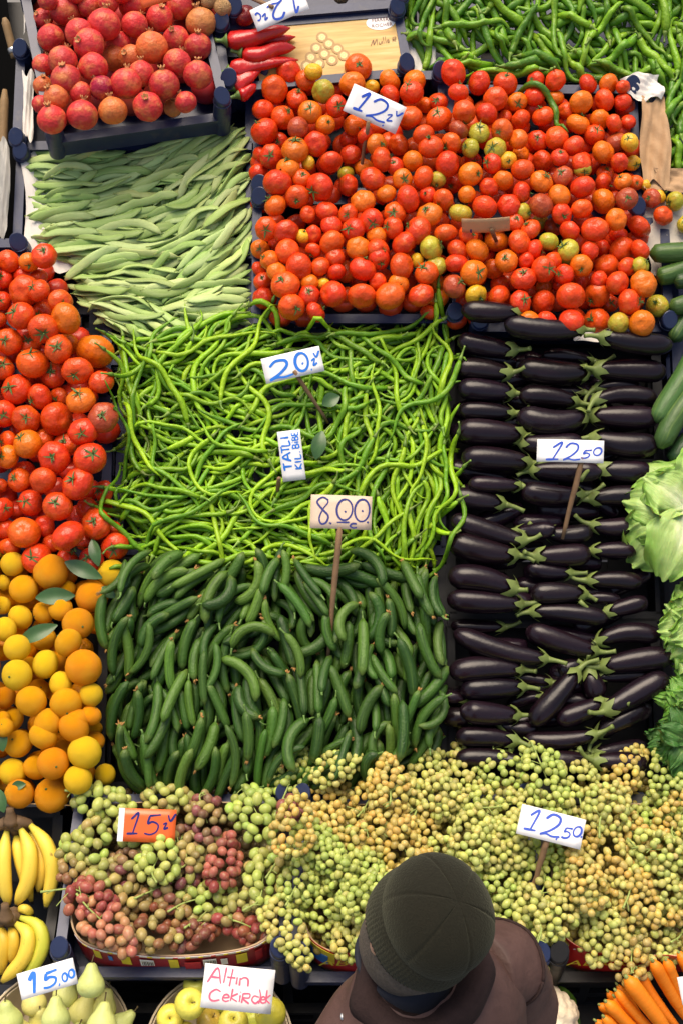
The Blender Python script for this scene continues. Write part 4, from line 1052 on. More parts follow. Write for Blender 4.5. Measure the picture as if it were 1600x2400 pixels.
mcrate(-300, 246, 1312, 1878, 'black crate of tangerines above the bananas', -.20, -.012, mat='black_plastic', knobs=NK)
mcrate(280, 655, 775, 1295, 'navy crate under the curly peppers on the tomato side', knobs=NK, w1=-.085)
mcrate(662, 1044, 775, 1295, 'navy crate under the curly peppers on the eggplant side', knobs=NK, w1=-.085)
mcrate(250, 640, 1312, 1850, 'black crate under the cucumbers on the tangerine side', knobs=NK, w1=-.085, mat='black_plastic')
mcrate(648, 1042, 1312, 1850, 'black crate under the cucumbers on the eggplant side', knobs=NK, w1=-.085, mat='black_plastic')
for a, b, t in ((778, 1092, 'upper'), (1098, 1450, 'middle'), (1456, 1815, 'lowest')):
    mcrate(1050, 1545, a, b, f'black crate under the {t} eggplants', knobs=NK, w1=-.085, mat='black_plastic')
mcrate(1575, 2010, 440, 1030, 'navy crate under the courgettes', knobs=NK, w1=-.07)
mcrate(1552, 2010, 1036, 1840, 'black crate under the lettuces', knobs=NK, w1=-.085, mat='black_plastic')
mcrate(960, 1500, -260, 190, 'navy crate under the chilli peppers', knobs=NK, w1=-.08)
mcrate(1508, 2010, -260, 430, 'navy crate at the edge under the chilli peppers', knobs=NK, w1=-.08)

u0, u1, v0, v1 = uvbox(POM_FR, 78, 500, -70, 292, .0)
crate(POM_FR, u0, u1, v0, v1, -.105, .0, 'navy crate full of red pomegranates with slotted front rail', knob=.05, front=.035)
BOX_FR = Frame(MAIN.P(*MAIN.uv(735, 115, .0), .0), math.radians(28), math.radians(9))
u0, u1, v0, v1 = uvbox(BOX_FR, 515, 950, 48, 200, .0)
crate(BOX_FR, u0, u1, v0, v1, -.10, .015, 'navy crate holding red peppers and the gold printed box lid')
u0b, u1b, v0b, v1b = uvbox(BOX_FR, 520, 930, -230, 30, .03)
crate(BOX_FR, u0b, u1b, v0b, v1b, -.09, .03, 'navy crate at the very top behind the red peppers', knobs=(1, 1, 0, 0))

# ---- sheets of paper and card
def sheet(name, fr, corners, w, mat, amp, label, cat, nx=16, ny=16, freq=9.0, group=None, curl=0.0):
    c = np.array([fr.P(*fr.uv(*q, w), w) for q in corners]); ph = rng.uniform(0, 6, 8); V = []
    for layer in (0, 1):
        for i in range(nx):
            for j in range(ny):
                s, t = i / (nx - 1), j / (ny - 1)
                p = (c[0] * (1 - s) + c[1] * s) * (1 - t) + (c[3] * (1 - s) + c[2] * s) * t
                h = amp * (math.sin(freq * s + ph[0] + 2 * t) * math.sin(freq * .7 * t + ph[1]) + .5 * abs(math.sin(freq * 1.9 * (s + .4 * t) + ph[2])) + .4 * abs(math.sin(freq * 2.3 * (t - .6 * s) + ph[3]))) + curl * (2 * s - 1) ** 2
                q_ = (c[1] - c[0]) * .06 * math.sin(7 * t + ph[4]) * (2 * s - 1) + (c[3] - c[0]) * .06 * math.sin(8 * s + ph[5]) * (2 * t - 1)
                V.append(p + q_ + fr.ew * (h - .0012 * layer))
    F = []; m = nx * ny
    for i in range(nx - 1):
        for j in range(ny - 1):
            a = i * ny + j; F += [(a, a + 1, a + ny + 1, a + ny), (m + a, m + a + ny, m + a + ny + 1, m + a + 1)]
    V = np.array(V); cc = V.mean(0); o = link(name, mesh(name, V - cc, F, mat, True)); o.location = cc
    tag(o, label, cat, group); return o
sheet('liner_paper', MAIN, [(50, 350), (150, 345), (190, 640), (66, 610)], -.050, 'white_paper', .010, 'creased white paper lining the crate under the beans', 'paper')
sheet('liner_paper', MAIN, [(54, 172), (80, 172), (78, 330), (56, 325)], -.012, 'white_paper', .008, 'strip of creased white paper beside the pomegranate crate', 'paper', freq=5)
sheet('liner_paper', MAIN, [(56, -60), (80, -60), (76, 95), (58, 80)], .0, 'white_paper', .010, 'crumpled white paper at the top left behind the pomegranate crate', 'paper', freq=5)
sheet('plastic_bag', MAIN, [(-20, 330), (26, 338), (22, 545), (-20, 560)], -.02, 'grey_plastic', .012, 'dull grey-white sheet hanging over the wooden pole at the left edge', 'bag', freq=6)
sheet('newspaper', MAIN, [(1500, 480), (1680, 470), (1680, 640), (1515, 640)], -.014, 'newsprint', .005, 'crumpled newspaper under the courgettes and loose tomatoes', 'newspaper')
sheet('paper_bag', MAIN, [(1498, 238), (1558, 232), (1570, 438), (1502, 432)], .012, 'kraft_paper', .014, 'crumpled brown paper bag between tomatoes and chilli peppers', 'bag', freq=5)
sheet('paper_bag', MAIN, [(1535, 395), (1660, 405), (1660, 455), (1515, 448)], .012, 'kraft_paper', .010, 'torn brown paper strip below the chilli peppers by the edge', 'bag', freq=5)
sheet('liner_paper', MAIN, [(1450, 180), (1545, 175), (1550, 235), (1480, 235)], .02, 'white_paper', .012, 'scrunched white paper between the tomatoes and the brown bag', 'paper', freq=6)
sheet('liner_paper', MAIN, [(945, 70), (1010, 60), (1030, 180), (972, 186)], -.03, 'white_paper', .006, 'white paper showing at the edge of the chilli pepper heap', 'paper')
sheet('liner_paper', MAIN, [(1340, 770), (1440, 775), (1440, 800), (1350, 800)], .03, 'white_paper', .002, 'sliver of white paper between the tomato crate and the top eggplants', 'paper')
sheet('liner_paper', MAIN, [(502, 130), (524, 130), (528, 262), (508, 262)], .01, 'kraft_paper', .008, 'narrow brown paper strip between pomegranates and red peppers', 'paper', freq=5)

# ---- gold printed carton lid
lid = empty('carton_lid', BOX_FR.mat()); tag(lid, 'gold printed chocolate carton lid lying in the red pepper crate', 'carton')
gc = [BOX_FR.uv(*q, .012) for q in ((668, 72), (925, 18), (948, 192), (700, 195))]
def on_lid(X, Y, w=.0155):
    return np.array([*BOX_FR.uv(X, Y, w), w])
V, F = box(0, 1, 0, 1, 0, 1); V2 = []
lo_u, hi_u, lo_v, hi_v = min(q[0] for q in gc), max(q[0] for q in gc), min(q[1] for q in gc), max(q[1] for q in gc)
link('lid_panel', mesh('lid_panel', *box(u0 + .10, u1 - .018, v0 + .018, v1 - .018, -.085, .014), 'gold_print', False), lid)
DISC = lambda r, n=24: (np.array([(0, 0, 0)] + [(r * math.cos(2 * math.pi * j / n), r * math.sin(2 * math.pi * j / n), 0) for j in range(n)]), [(0, 1 + j, 1 + (j + 1) % n) for j in range(n)])
FOIL = mesh('printed_ball', *DISC(1.0), 'gold_foil_print', False)
for x, y in ((862, 272), (912, 320), (820, 350), (975, 358), (780, 420), (880, 395), (1020, 405), (840, 465), (935, 440), (750, 480)):
    o = link('printed_ball', FOIL, lid); o.location = on_lid(480 + x / 3.136, y / 3.136, .0150 + .0002 * y / 100); o.scale = (.0168,) * 3
V, F = DISC(1.0, 40); ov = link('logo_oval', mesh('logo_oval', V * np.array([.042, .024, 1]), F, 'white_print', False), lid)
ov.location = on_lid(480 + 1290 / 3.136, 163 / 3.136, .0150); ov.rotation_euler = (0, 0, math.radians(2))
def text_part(body, size, mat, parent, loc, rz=0, sx=1.0, shear=0.0, spacing=1.0, name='lettering', align='CENTER'):
    cu = bpy.data.curves.new('txt', 'FONT'); cu.body = body; cu.size = size; cu.align_x = align; cu.align_y = 'CENTER'; cu.shear = shear; cu.space_character = spacing; cu.resolution_u = 3
    ob = bpy.data.objects.new('txt', cu); COL.objects.link(ob); dg = bpy.context.evaluated_depsgraph_get(); me = bpy.data.meshes.new_from_object(ob.evaluated_get(dg)); bpy.data.objects.remove(ob)
    me.materials.clear(); me.materials.append(MATS[mat]); o = link(name, me, parent); o.location = loc; o.rotation_euler = (0, 0, rz); o.scale = (sx, 1, 1); return o
text_part('FERRERO', .015, 'maroon_print', lid, on_lid(480 + 1300 / 3.136, 145 / 3.136, .0158), math.radians(2), .9, spacing=1.1)
text_part('ROCHER', .015, 'maroon_print', lid, on_lid(480 + 1300 / 3.136, 185 / 3.136, .0158), math.radians(2), .95, spacing=1.1)
# ---- strokes written by hand
def ell(cx, cy, rx, ry, a0=90, a1=460, n=16):
    return [(cx + rx * math.cos(math.radians(a)), cy - ry * math.sin(math.radians(a))) for a in np.linspace(a0, a1, n)]
GL = {'1': [[(.05, .30), (.55, 0), (.36, 1)], [(-.1, 1), (.75, .97)]], 'i1': [[(.05, .30), (.55, 0), (.36, 1)]],
      '2': [[(.02, .28), (.30, .03), (.72, .10), (.78, .40), (.45, .75), (.0, 1), (.30, .93), (.65, .99), (1.05, .93)]],
      '0': [ell(.5, .5, .45, .5)], '5': [[(.22, .08), (.16, .45), (.45, .36), (.85, .52), (.78, .85), (.40, 1.0), (0, .95)], [(.20, .07), (.95, .0)]],
      '8': [[(.85, .10), (.45, .0), (.10, .18), (.45, .45), (.85, .70), (.72, .96), (.40, 1.0), (.28, .78), (.50, .45), (.80, .20), (.75, .05)]],
      '.': [[(.3, .92), (.5, 1.0)]], 'c': [[(.9, .1), (.4, .1), (.1, .6), (.5, 1), (.95, .85)]], 'v': [[(0, .2), (.35, 1), (1, 0)]], '-': [[(0, .5), (1, .4)]],
      'T': [[(0, .05), (1, 0)], [(.5, .03), (.5, 1)]], 'A': [[(0, 1), (.5, 0), (1, 1)], [(.2, .62), (.8, .62)]], 'L': [[(.1, 0), (.1, 1), (.9, .95)]], 'I': [[(.5, 0), (.5, 1)]],
      'K': [[(.1, 0), (.1, 1)], [(.9, 0), (.12, .55), (.95, 1)]], 'B': [[(.1, 0), (.1, 1)], [(.1, .02), (.8, .15), (.75, .42), (.12, .5), (.9, .62), (.8, .95), (.1, 1)]],
      'E': [[(.9, .0), (.15, .0), (.1, .5), (.12, 1), (.95, 1)], [(.1, .5), (.8, .48)]], 'z': [[(0, .3), (.6, .1), (.2, .9), (.9, .7)]],
      'l': [[(.5, 0), (.5, 1)]], 't': [[(.5, .0), (.45, 1.05)], [(-.1, .52), (1.1, .52)]], 'n': [[(.1, .4), (.1, 1)], [(.1, .55), (.5, .36), (.85, .5), (.9, 1)]], 'j': [[(.5, .45), (.5, 1)]],
      'C': [[(.95, .15), (.5, 0), (.08, .35), (.1, .8), (.45, 1), (1, .85)]], 'e': [[(.15, .72), (.85, .62), (.6, .40), (.2, .5), (.1, .85), (.5, 1), (.95, .9)]],
      'k': [[(.15, 0), (.12, 1)], [(.85, .35), (.15, .7), (.9, 1)]], 'i': [[(.5, .42), (.5, 1)], [(.45, .18), (.6, .14)]], 'R': [[(.1, .35), (.1, 1)], [(.1, .38), (.8, .36), (.8, .62), (.12, .68), (.9, 1)]],
      'd': [[(.8, .0), (1.0, .5), (.85, 1)], [(.85, .55), (.3, .5), (.1, .8), (.5, 1), (.88, .8)]], 'M': [[(0, 1), (.25, .1), (.4, .9), (.7, .05), (.85, 1)]], 'u': [[(0, .4), (.1, .9), (.5, .95), (.8, .4), (.9, 1)]]}
def ribbons(glyphs, W, H, z):
    """glyphs: (char, x, y, w, h, line width, slant) on a card W x H (fractions, y down); flat pen strokes"""
    parts = []
    for gi, (ch, x, y, w, h, lw, sl) in enumerate(glyphs):
        for st in GL[ch]:
            q = smoothpath([((x + (a + sl * (1 - b)) * w - .5) * W, (.5 - y - b * h) * H) for a, b in st], 6 * len(st)); T = norm(np.gradient(q, axis=0)); Nn = np.stack([-T[:, 1], T[:, 0]], 1)
            m = len(q); k = lw * W * (1 + .18 * np.sin(np.linspace(0, 5, m) + gi)); k[0] *= .7; k[-1] *= .7
            a, b = q + Nn * k[:, None] / 2, q - Nn * k[:, None] / 2
            V = np.concatenate([np.column_stack([a, np.full(m, z + gi * 2e-5)]), np.column_stack([b, np.full(m, z + gi * 2e-5)])])
            parts.append((V, [(i, i + 1, m + i + 1, m + i)[::-1] for i in range(m - 1)]))
    V, F, _, _ = join(parts); return V, F
def price_sign(X, Y, wp, hp, roll, t, mat, ink, glyphs, label, pitch=0.0, stick=None, bend=.004, stick_w=.03, thick_stick=.0045, name='price_sign', strip=None, fr=MAIN):
    c = ray(X, Y, t); n = norm(CP - c); up = norm(CU - n * (CU @ n)); rt = np.cross(up, n)
    a = math.radians(roll); x = rt * math.cos(a) + up * math.sin(a); y = np.cross(n, x); p = math.radians(pitch)
    y, n = y * math.cos(p) - n * math.sin(p), n * math.cos(p) + y * math.sin(p)
    m = Matrix.Identity(4)
    for i in range(3): m[i][0], m[i][1], m[i][2], m[i][3] = x[i], y[i], n[i], c[i]
    W, H = wp * t / FPX, hp * t / FPX / max(.3, math.cos(p))
    e = empty(name, m); tag(e, label, 'sign', 'price signs on the stall')
    bz = lambda V: np.column_stack([V[:, 0], V[:, 1], V[:, 2] - bend * (2 * V[:, 0] / W) ** 2 - bend * .5 * (V[:, 1] / H + .2) ** 2])
    nx = 9; V = np.array([(W * (i / (nx - 1) - .5), H * (j / 4 - .5), k * .0009) for k in (0, 1) for i in range(nx) for j in range(5)]); q = nx * 5
    F = []
    for i in range(nx - 1):
        for j in range(4):
            b = i * 5 + j; F += [(b, b + 1, b + 6, b + 5), (q + b, q + b + 5, q + b + 6, q + b + 1)]
    rim = [i * 5 for i in range(nx)] + [(nx - 1) * 5 + j for j in range(1, 5)] + [i * 5 + 4 for i in range(nx - 2, -1, -1)] + [j for j in range(3, 0, -1)]
    F += [(rim[i], rim[(i + 1) % len(rim)], q + rim[(i + 1) % len(rim)], q + rim[i]) for i in range(len(rim))]
    cd = link('card', mesh('card', bz(V), F, mat, True), e)
    if glyphs:
        V, F = ribbons(glyphs, W, H, .0016); link('lettering', mesh('lettering', bz(V), F, ink, False), cd)
    if strip:
        V = np.array([(W * (-.5 + strip * i / 3), H * (j - .5), .0015) for i in range(4) for j in (0, 1)]); link('white_strip', mesh('white_strip', bz(V), [(2 * i, 2 * i + 2, 2 * i + 3, 2 * i + 1) for i in range(3)], 'card_white', False), cd)
    if stick:
        (sx, sy), (ex, ey) = stick; A = ray(sx, sy, t) + n * .004; B = fr.P(*fr.uv(ex, ey, stick_w), stick_w); B = B + norm(B - A) * .04; mi = np.array(m.inverted())
        pts = np.array([A + (B - A) * k for k in np.linspace(0, 1, 7)]) + np.array([[0, 0, 0]] + [rng.normal(0, .0007, 3) for _ in range(5)] + [[0, 0, 0]])
        pts = pts @ mi[:3, :3].T + mi[:3, 3]
        gs = tube(pts, thick_stick * np.array([1.1, 1.15, 1.2, 1.05, .95, .9, .7]), 7, sect=lambda a: 1 + .18 * np.cos(2 * a))
        link('stick', mesh('stick', gs[0], gs[1], 'stick_wood', True, gs[2], gs[3]), e)
    return e
T0 = lambda X, Y, w, fr=MAIN: depth(fr.P(*fr.uv(X, Y, w), w))
price_sign(878, 255, 134, 66, -24, T0(878, 255, .13), 'card_white', 'ink_blue', [('1', .16, .12, .20, .66, .042, .25), ('2', .40, .10, .33, .74, .034, .1), ('.', .70, .62, .1, .3, .03, 0), ('z', .74, .42, .13, .3, .024, 0), ('v', .86, .22, .12, .18, .028, 0)],
           'white card reading 12 on a stick in the tomatoes', 8, ((863, 285), (848, 382)))
price_sign(1137, 529, 112, 31, 1, T0(1137, 529, .14), 'card_tan', 'ink_navy', [('l', .16, .72, .06, .28, .03, 0)], 'blank brown cardboard tag tipped back among the tomatoes', -45, ((1150, 535), (1165, 570)))
price_sign(686, 855, 140, 60, 13, T0(686, 855, .12), 'card_white', 'ink_azure', [('2', .08, .20, .38, .70, .042, .1), ('0', .53, .12, .24, .70, .046, .05), ('.', .62, .10, .12, .45, .04, 0), ('z', .82, .42, .10, .3, .03, 0), ('v', .88, .18, .10, .22, .03, 0), ('.', .76, .6, .08, .25, .03, 0)],
           'white card reading 20 in bright blue over the curly peppers', 6, ((690, 870), (752, 965)))
price_sign(683, 1068, 118, 54, 97, T0(683, 1068, .10), 'card_white', 'ink_azure', [('T', .22, .12, .15, .36, .036, 0), ('A', .40, .12, .17, .36, .036, 0), ('T', .57, .10, .13, .36, .030, 0), ('L', .70, .12, .12, .36, .032, 0), ('I', .84, .12, .06, .36, .034, 0),
           ('K', .22, .60, .11, .30, .028, 0), ('I', .34, .62, .05, .28, .026, 0), ('L', .42, .62, .10, .28, .026, 0), ('.', .53, .62, .06, .28, .03, 0), ('B', .63, .58, .09, .30, .026, 0), ('i', .73, .56, .05, .32, .024, 0), ('B', .79, .60, .08, .28, .022, 0), ('E', .89, .62, .08, .26, .022, 0)],
           'narrow white card lettered TATLI standing sideways in the curly peppers', 4, ((655, 1120), (650, 1150)))
price_sign(799, 1200, 143, 79, -2, T0(799, 1200, .17), 'card_kraft', 'ink_navy', [('8', .08, .08, .25, .78, .028, 0), ('0', .41, .12, .28, .62, .032, .05), ('0', .70, .10, .27, .66, .032, .05), ('.', .26, .40, .18, .46, .03, 0), ('-', .44, .76, .20, .1, .026, 0), ('.', .52, -.04, .12, .55, .026, 0), ('.', .80, -.08, .12, .55, .026, 0), ('c', .64, .82, .13, .14, .026, 0), ('.', .90, .2, .1, .6, .03, 0)],
           'brown card reading 8.00 on a long stick above the cucumbers', 10, ((796, 1236), (772, 1505)), stick_w=.05, thick_stick=.0062)
price_sign(1335, 1057, 155, 53, -2, T0(1335, 1057, .15), 'card_white', 'ink_blue', [('1', .16, .14, .22, .76, .028, .45), ('2', .40, .14, .24, .76, .026, .15), ('5', .66, .44, .13, .36, .024, .3), ('0', .83, .32, .13, .34, .024, .2)],
           'white card reading 12.50 on a stick among the eggplants', 8, ((1364, 1072), (1325, 1230)), stick_w=.06, thick_stick=.0058)
price_sign(1290, 1937, 152, 70, -12, T0(1290, 1937, .16, GRAPE), 'card_white', 'ink_blue', [('1', .12, .10, .22, .68, .034, .2), ('2', .36, .08, .28, .74, .036, .2), ('.', .58, .70, .1, .16, .04, 0), ('5', .68, .40, .13, .36, .028, .2), ('0', .83, .28, .13, .34, .028, .2), ('.', .94, .2, .1, .4, .028, 0)],
           'white card reading 12.50 on a stick in the yellow grapes', 6, ((1282, 1968), (1253, 2060)), fr=GRAPE, stick_w=.05, thick_stick=.006)
price_sign(345, 1935, 134, 76, -4, T0(345, 1935, .085, GRAPE), 'card_orange', 'ink_navy', [('1', .18, .14, .22, .62, .034, .2), ('5', .46, .16, .26, .60, .032, .1), ('.', .66, .28, .1, .55, .04, 0), ('z', .78, .38, .10, .22, .03, 0), ('v', .86, .12, .13, .22, .034, 0)],
           'orange card reading 15 with a white edge on the red grapes', -6, None, strip=.10)
price_sign(112, 2294, 132, 60, 12, T0(112, 2294, .20, GRAPE) + .05, 'card_white', 'ink_azure', [('i1', .16, .16, .20, .72, .066, .1), ('5', .40, .26, .26, .56, .046, .15), ('.', .64, .60, .1, .25, .05, 0), ('0', .74, .48, .10, .30, .034, .1), ('0', .86, .42, .11, .30, .036, .1)],
           'white card reading 15.00 in thick bright blue above the pears', 0, None)
price_sign(558, 2318, 166, 98, -7, 2.97, 'card_white', 'ink_pink', [('A', .06, .08, .19, .34, .026, .15), ('l', .26, .04, .06, .36, .024, .3), ('t', .33, .06, .10, .38, .024, .2), ('j', .44, .10, .06, .30, .024, .1), ('n', .50, .12, .15, .30, .024, 0),
           ('C', .10, .56, .16, .26, .024, .1), ('e', .29, .54, .11, .26, .022, .1), ('k', .40, .50, .12, .28, .022, .1), ('i', .51, .52, .06, .26, .022, .1), ('R', .56, .46, .13, .34, .022, .1), ('d', .70, .46, .13, .32, .022, 0), ('e', .83, .52, .08, .24, .020, 0), ('k', .90, .46, .08, .30, .020, 0)],
           'white card hand-lettered in pink standing in the apple basket', -8, None, bend=.007)
price_sign(655, 22, 132, 50, 203, T0(655, 22, .13), 'card_white', 'ink_blue', [('1', .14, .10, .16, .7, .036, .1), ('2', .40, .10, .28, .74, .036, .1), ('z', .74, .3, .10, .3, .03, 0), ('c', .84, .4, .1, .35, .03, 0)],
           'white card reading 12 upside down above the red peppers', -20, ((640, 18), (555, -20)), stick_w=.06)
price_sign(362, -16, 74, 50, 18, T0(362, -16, .20), 'card_orange', 'ink_navy', None, 'orange card corner at the very top of the pomegranates', 10, None)
price_sign(1632, 2318, 80, 62, 12, 2.98, 'card_white', 'ink_navy', [('1', .2, .2, .2, .6, .03, .2)], 'white card cut by the edge over the carrots', 0, None)
# handwriting printed on the lid
V, F = ribbons([('M', 0, .1, .35, .8, .030, .3), ('u', .38, .3, .18, .6, .028, .3), ('l', .58, .0, .08, .9, .028, .4), ('l', .68, .0, .08, .9, .028, .4), ('e', .78, .2, .12, .7, .026, .2), ('R', 1.02, .0, .2, .9, .028, .3)], .062, .022, 0)
hw = link('lettering', mesh('lettering', V, F, 'brown_print', False), lid); hw.location = on_lid(480 + 1290 / 3.136, 300 / 3.136, .0158); hw.rotation_euler = (0, 0, math.radians(6))

# ---- red peppers
def red_pepper(pts, rp, w, label):
    q = smoothpath(pts, 14); uv = np.array([BOX_FR.uv(x, y, w) for x, y in q]); r = rp * 1.15 * 3.7 / FPX; s = np.linspace(0, 1, 14)
    P = BOX_FR.P(uv[:, 0], uv[:, 1], np.full(14, w)); rr = r * np.interp(s, [0, .02, .08, .2, .6, .85, .97, 1], [.25, .6, .9, 1, .85, .55, .25, .05]) * (1 + .06 * np.sin(s * 13 + rp))
    geo = tube(P, rr, 14, BOX_FR.ew, 1, .85, s * 1.2, lambda a: 1 + .10 * np.cos(3 * a + rp)); o, c = add('red_pepper', geo, 'red_pepper_skin', color=jit((.52, .012, .010), .08)); tag(o, label, 'pepper', 'long red peppers in the crate')
    T = norm(P[0] - P[1]); gs = tube(smoothpath([P[0] - T * .003, P[0] + T * .012, P[0] + T * .03 + BOX_FR.ew * .004], 5), [r * .7, r * .45, .006, .005, .006], 7); so = link('stalk', mesh('stalk', gs[0] - c, gs[1], 'green_stalk', True, gs[2], gs[3]), o); so.color = (.09, .17, .035, 1)
R2 = Z(480, 0, 3.136)
red_pepper([R2(300, 470), R2(230, 520), R2(180, 570)], 14, .02, 'red pepper at the bottom of the pile, half behind the crate corner')
red_pepper([R2(150, 300), R2(400, 310), R2(670, 270)], 16, .026, 'red pepper mostly hidden under the long uppermost one')
red_pepper([R2(200, 640), R2(300, 580), R2(420, 500)], 19, .03, 'red pepper nearest the tall crate knob')
red_pepper([R2(180, 520), R2(400, 470), R2(690, 440)], 19, .036, 'red pepper third from the top with a thin point')
red_pepper([R2(250, 700), R2(300, 680), R2(380, 620)], 16, .03, 'lowest red pepper beside the tomato crate')
red_pepper([R2(270, 390), R2(400, 410), R2(520, 360), R2(670, 350)], 22, .046, 'bent red pepper second from the top')
red_pepper([R2(160, 300), R2(300, 290), R2(450, 250), R2(630, 205)], 22, .058, 'long smooth red pepper on top of the pile')

# ---- odd roots and fruit in the crate at the very top
V, F = sphere(20, 14, lambda th, ph: 1 + .08 * np.cos(2 * ph) + .05 * np.cos(3 * ph + th)); POT = mesh('potato_body', V, F, 'potato_skin')
def round_at(name, me, X, Y, rp, w, col, label, cat, group=None, fr=BOX_FR, ax=None):
    u, v = fr.uv(X, Y, w); p = fr.P(u, v, w); o = link(name, me); o.location = p; r = rp * depth(p) / FPX; o.scale = (r, r, r * .92); o.rotation_mode = 'QUATERNION'
    o.rotation_quaternion = rot_to(norm(fr.ew + rng.normal(0, .5, 3)) if ax is None else norm(np.array(ax, float)), rng.uniform(0, 6)); o.color = (*col, 1); tag(o, label, cat, group); return o
round_at('potato', POT, 523, 18, 24, .06, (.46, .27, .12), 'tan potato beside the dark red onion at the top', 'potato')
round_at('potato', POT, 492, 2, 20, .06, (.42, .24, .11), 'potato cut by the top edge next to the pomegranates', 'potato')
round_at('red_onion', TOM[2], 575, 37, 25, .04, (.16, .012, .016), 'dark red onion beside the upside-down card', 'onion')
round_at('potato', POT, 800, -20, 26, .0, (.42, .26, .12), 'potato at the top edge behind the gold box', 'potato')

# ---- wooden poles and a near-black sheet added to stand for deep shade at the left
def pole(p0, p1, r, label):
    a, b = MAIN.P(*MAIN.uv(*p0, -.02), -.02), MAIN.P(*MAIN.uv(*p1, -.05), -.05); s = np.linspace(0, 1, 9); gs = tube(a + (b - a) * s[:, None], r * np.interp(s, [0, .03, .1, 1], [.5, .9, 1, 1]), 12)
    o, c = add('wooden_pole', gs, 'pole_wood'); tag(o, label, 'pole', 'wooden poles at the left edge'); T = norm(b - a)
    q = tube(np.array([a + T * .085, a + T * .087, a + T * .100, a + T * .102]) if r < .0125 else np.array([b - T * .05, b - T * .048, b - T * .03, b - T * .028]), [r * .9, r * 1.25, r * 1.25, r * .9], 12)
    link('metal_ferrule', mesh('metal_ferrule', q[0] - c, q[1], 'steel', True), o)
pole((11, 42), (36, 135), .0120, 'short wooden handle with a metal ring at the top left edge')
pole((12, 210), (4, 430), .0128, 'long wooden pole standing upright left of the pomegranate crate')
cv = sheet('shade_sheet', MAIN, [(-330, -120), (40, -120), (40, 575), (-330, 575)], -.17, 'shade_black', .012, 'added black sheet painting deep shade behind the wooden poles at the left edge', 'sheet', 20, 20, 12)

# ================================================================== front tier: grapes
def gcrate(X0, X1, Y0, Y1, label, **kw):
    a, b, c, d = uvbox(GRAPE, X0, X1, Y0, Y1, 0); return a, b, c, d, crate(GRAPE, a, b, c, d, -.14, .0, label, knob=.05, front=.10, **kw)
GC = [gcrate(158, 676, 1868, 2250, 'navy crate of red and green grapes with tall corner knobs'), gcrate(692, 1258, 1868, 2262, 'navy crate of yellow grapes behind the man in the cap'), gcrate(1272, 1840, 1868, 2262, 'dark crate of yellow grapes above the carrots', mat='black_plastic')]
def tray(i, label, wtop, sag, mat, knob_gap=.05):
    """open cardboard tray with rounded corners whose front edge sags"""
    a, b, c, d, _ = GC[i]; m = Frame(GRAPE.P((a + b) / 2, (c + d) / 2, -.13), math.radians(1.5)); W, D = (b - a) / 2 - .020, (d - c) / 2 - .020; n = 96; V = []
    prof = [(0.0, 0.0), (1.0, 0.0), (1.0, .5), (1.0, 1.0), (.985, 1.0), (.985, .5), (.985, .03), (0, .03)]; ang = np.arange(n) / n * 2 * math.pi
    e = empty('fruit_tray', m.mat()); tag(e, label, 'tray', 'cardboard trays in the grape crates')
    def pt(t):
        cx, sy = math.cos(t), math.sin(t); k = (abs(cx) ** 5 + abs(sy) ** 5) ** (-1 / 5); return cx * k * W, sy * k * D
    for q, z in prof:
        for t in ang:
            x, y = pt(t); top = wtop - (sag * math.exp(-(x / (W * .6)) ** 2) if y < -.8 * D else 0); V.append((x * q, y * q, z * top))
    F = [(r * n + j, r * n + (j + 1) % n, (r + 1) * n + (j + 1) % n, (r + 1) * n + j) for r in range(len(prof) - 1) for j in range(n)]
    link('tray_shell', mesh('tray_shell', np.array(V), F, mat, False), e); return e, W, D, pt
def front_strip(e, W, D, x0, x1, z0, z1, mat, name, pt, sag, top, y_off=.0015, scallop=0, n=40):
    """printed band that follows the outside of the front wall of a tray"""
    V = []
    for i in range(n):
        x = x0 + (x1 - x0) * i / (n - 1); y = -D * (1 - min(.98, abs(x / W)) ** 5) ** .2 - y_off if abs(x / W) < .985 else -D * .7
        s = sag * math.exp(-(x / (W * .6)) ** 2); sc = scallop * abs(math.sin(x * 46))
        V += [(x, y, (z0) * top - s * (z0 > .4)), (x, y, z1 * top - s + sc), (x, y + .0008, z1 * top - s + sc), (x, y + .0008, z0 * top - s * (z0 > .4))]
    F = [(4 * i + a, 4 * i + 4 + a, 4 * i + 4 + (a + 1) % 4, 4 * i + (a + 1) % 4) for i in range(n - 1) for a in range(4)]
    return link(name, mesh(name, np.array(V), F, mat, False), e)
e, W, D, pt = tray(0, 'cardboard tray with a red printed front under the red grapes', .145, .045, 'tray_card')
front_strip(e, W, D, -W * .93, W * .93, .1, .985, 'red_print', 'printed_front', pt, .045, .145)
front_strip(e, W, D, -W * .93, W * .93, .93, 1.0, 'white_print', 'white_edge', pt, .045, .145, .003)
for k, (x, wd, m, z0, z1) in enumerate(((-.75, .05, 'yellow_print', .6, .92), (-.62, .03, 'blue_print', .62, .8), (-.50, .07, 'yellow_print', .55, .9), (-.05, .07, 'yellow_print', .5, .9), (.60, .08, 'yellow_print', .5, .88), (.45, .05, 'white_print', .55, .8), (-.32, .10, 'white_print', .35, .86), (.28, .10, 'white_print', .35, .86), (.78, .05, 'scarlet_print', .4, .85), (.1, .12, 'scarlet_print', .5, .8))):
    front_strip(e, W, D, x * W, (x + wd * 1.3) * W, z0, z1, m, 'printed_patch', pt, .045, .145, .0035 + .0004 * k, 0, 8)
for x in (-.30, .30):
    for k in range(7):
        front_strip(e, W, D, (x + .016 * k) * W, (x + .016 * k + (.008 if k % 2 else .005)) * W, .4, .82, 'black_print', 'barcode_bar', pt, .045, .145, .0085, 0, 3)
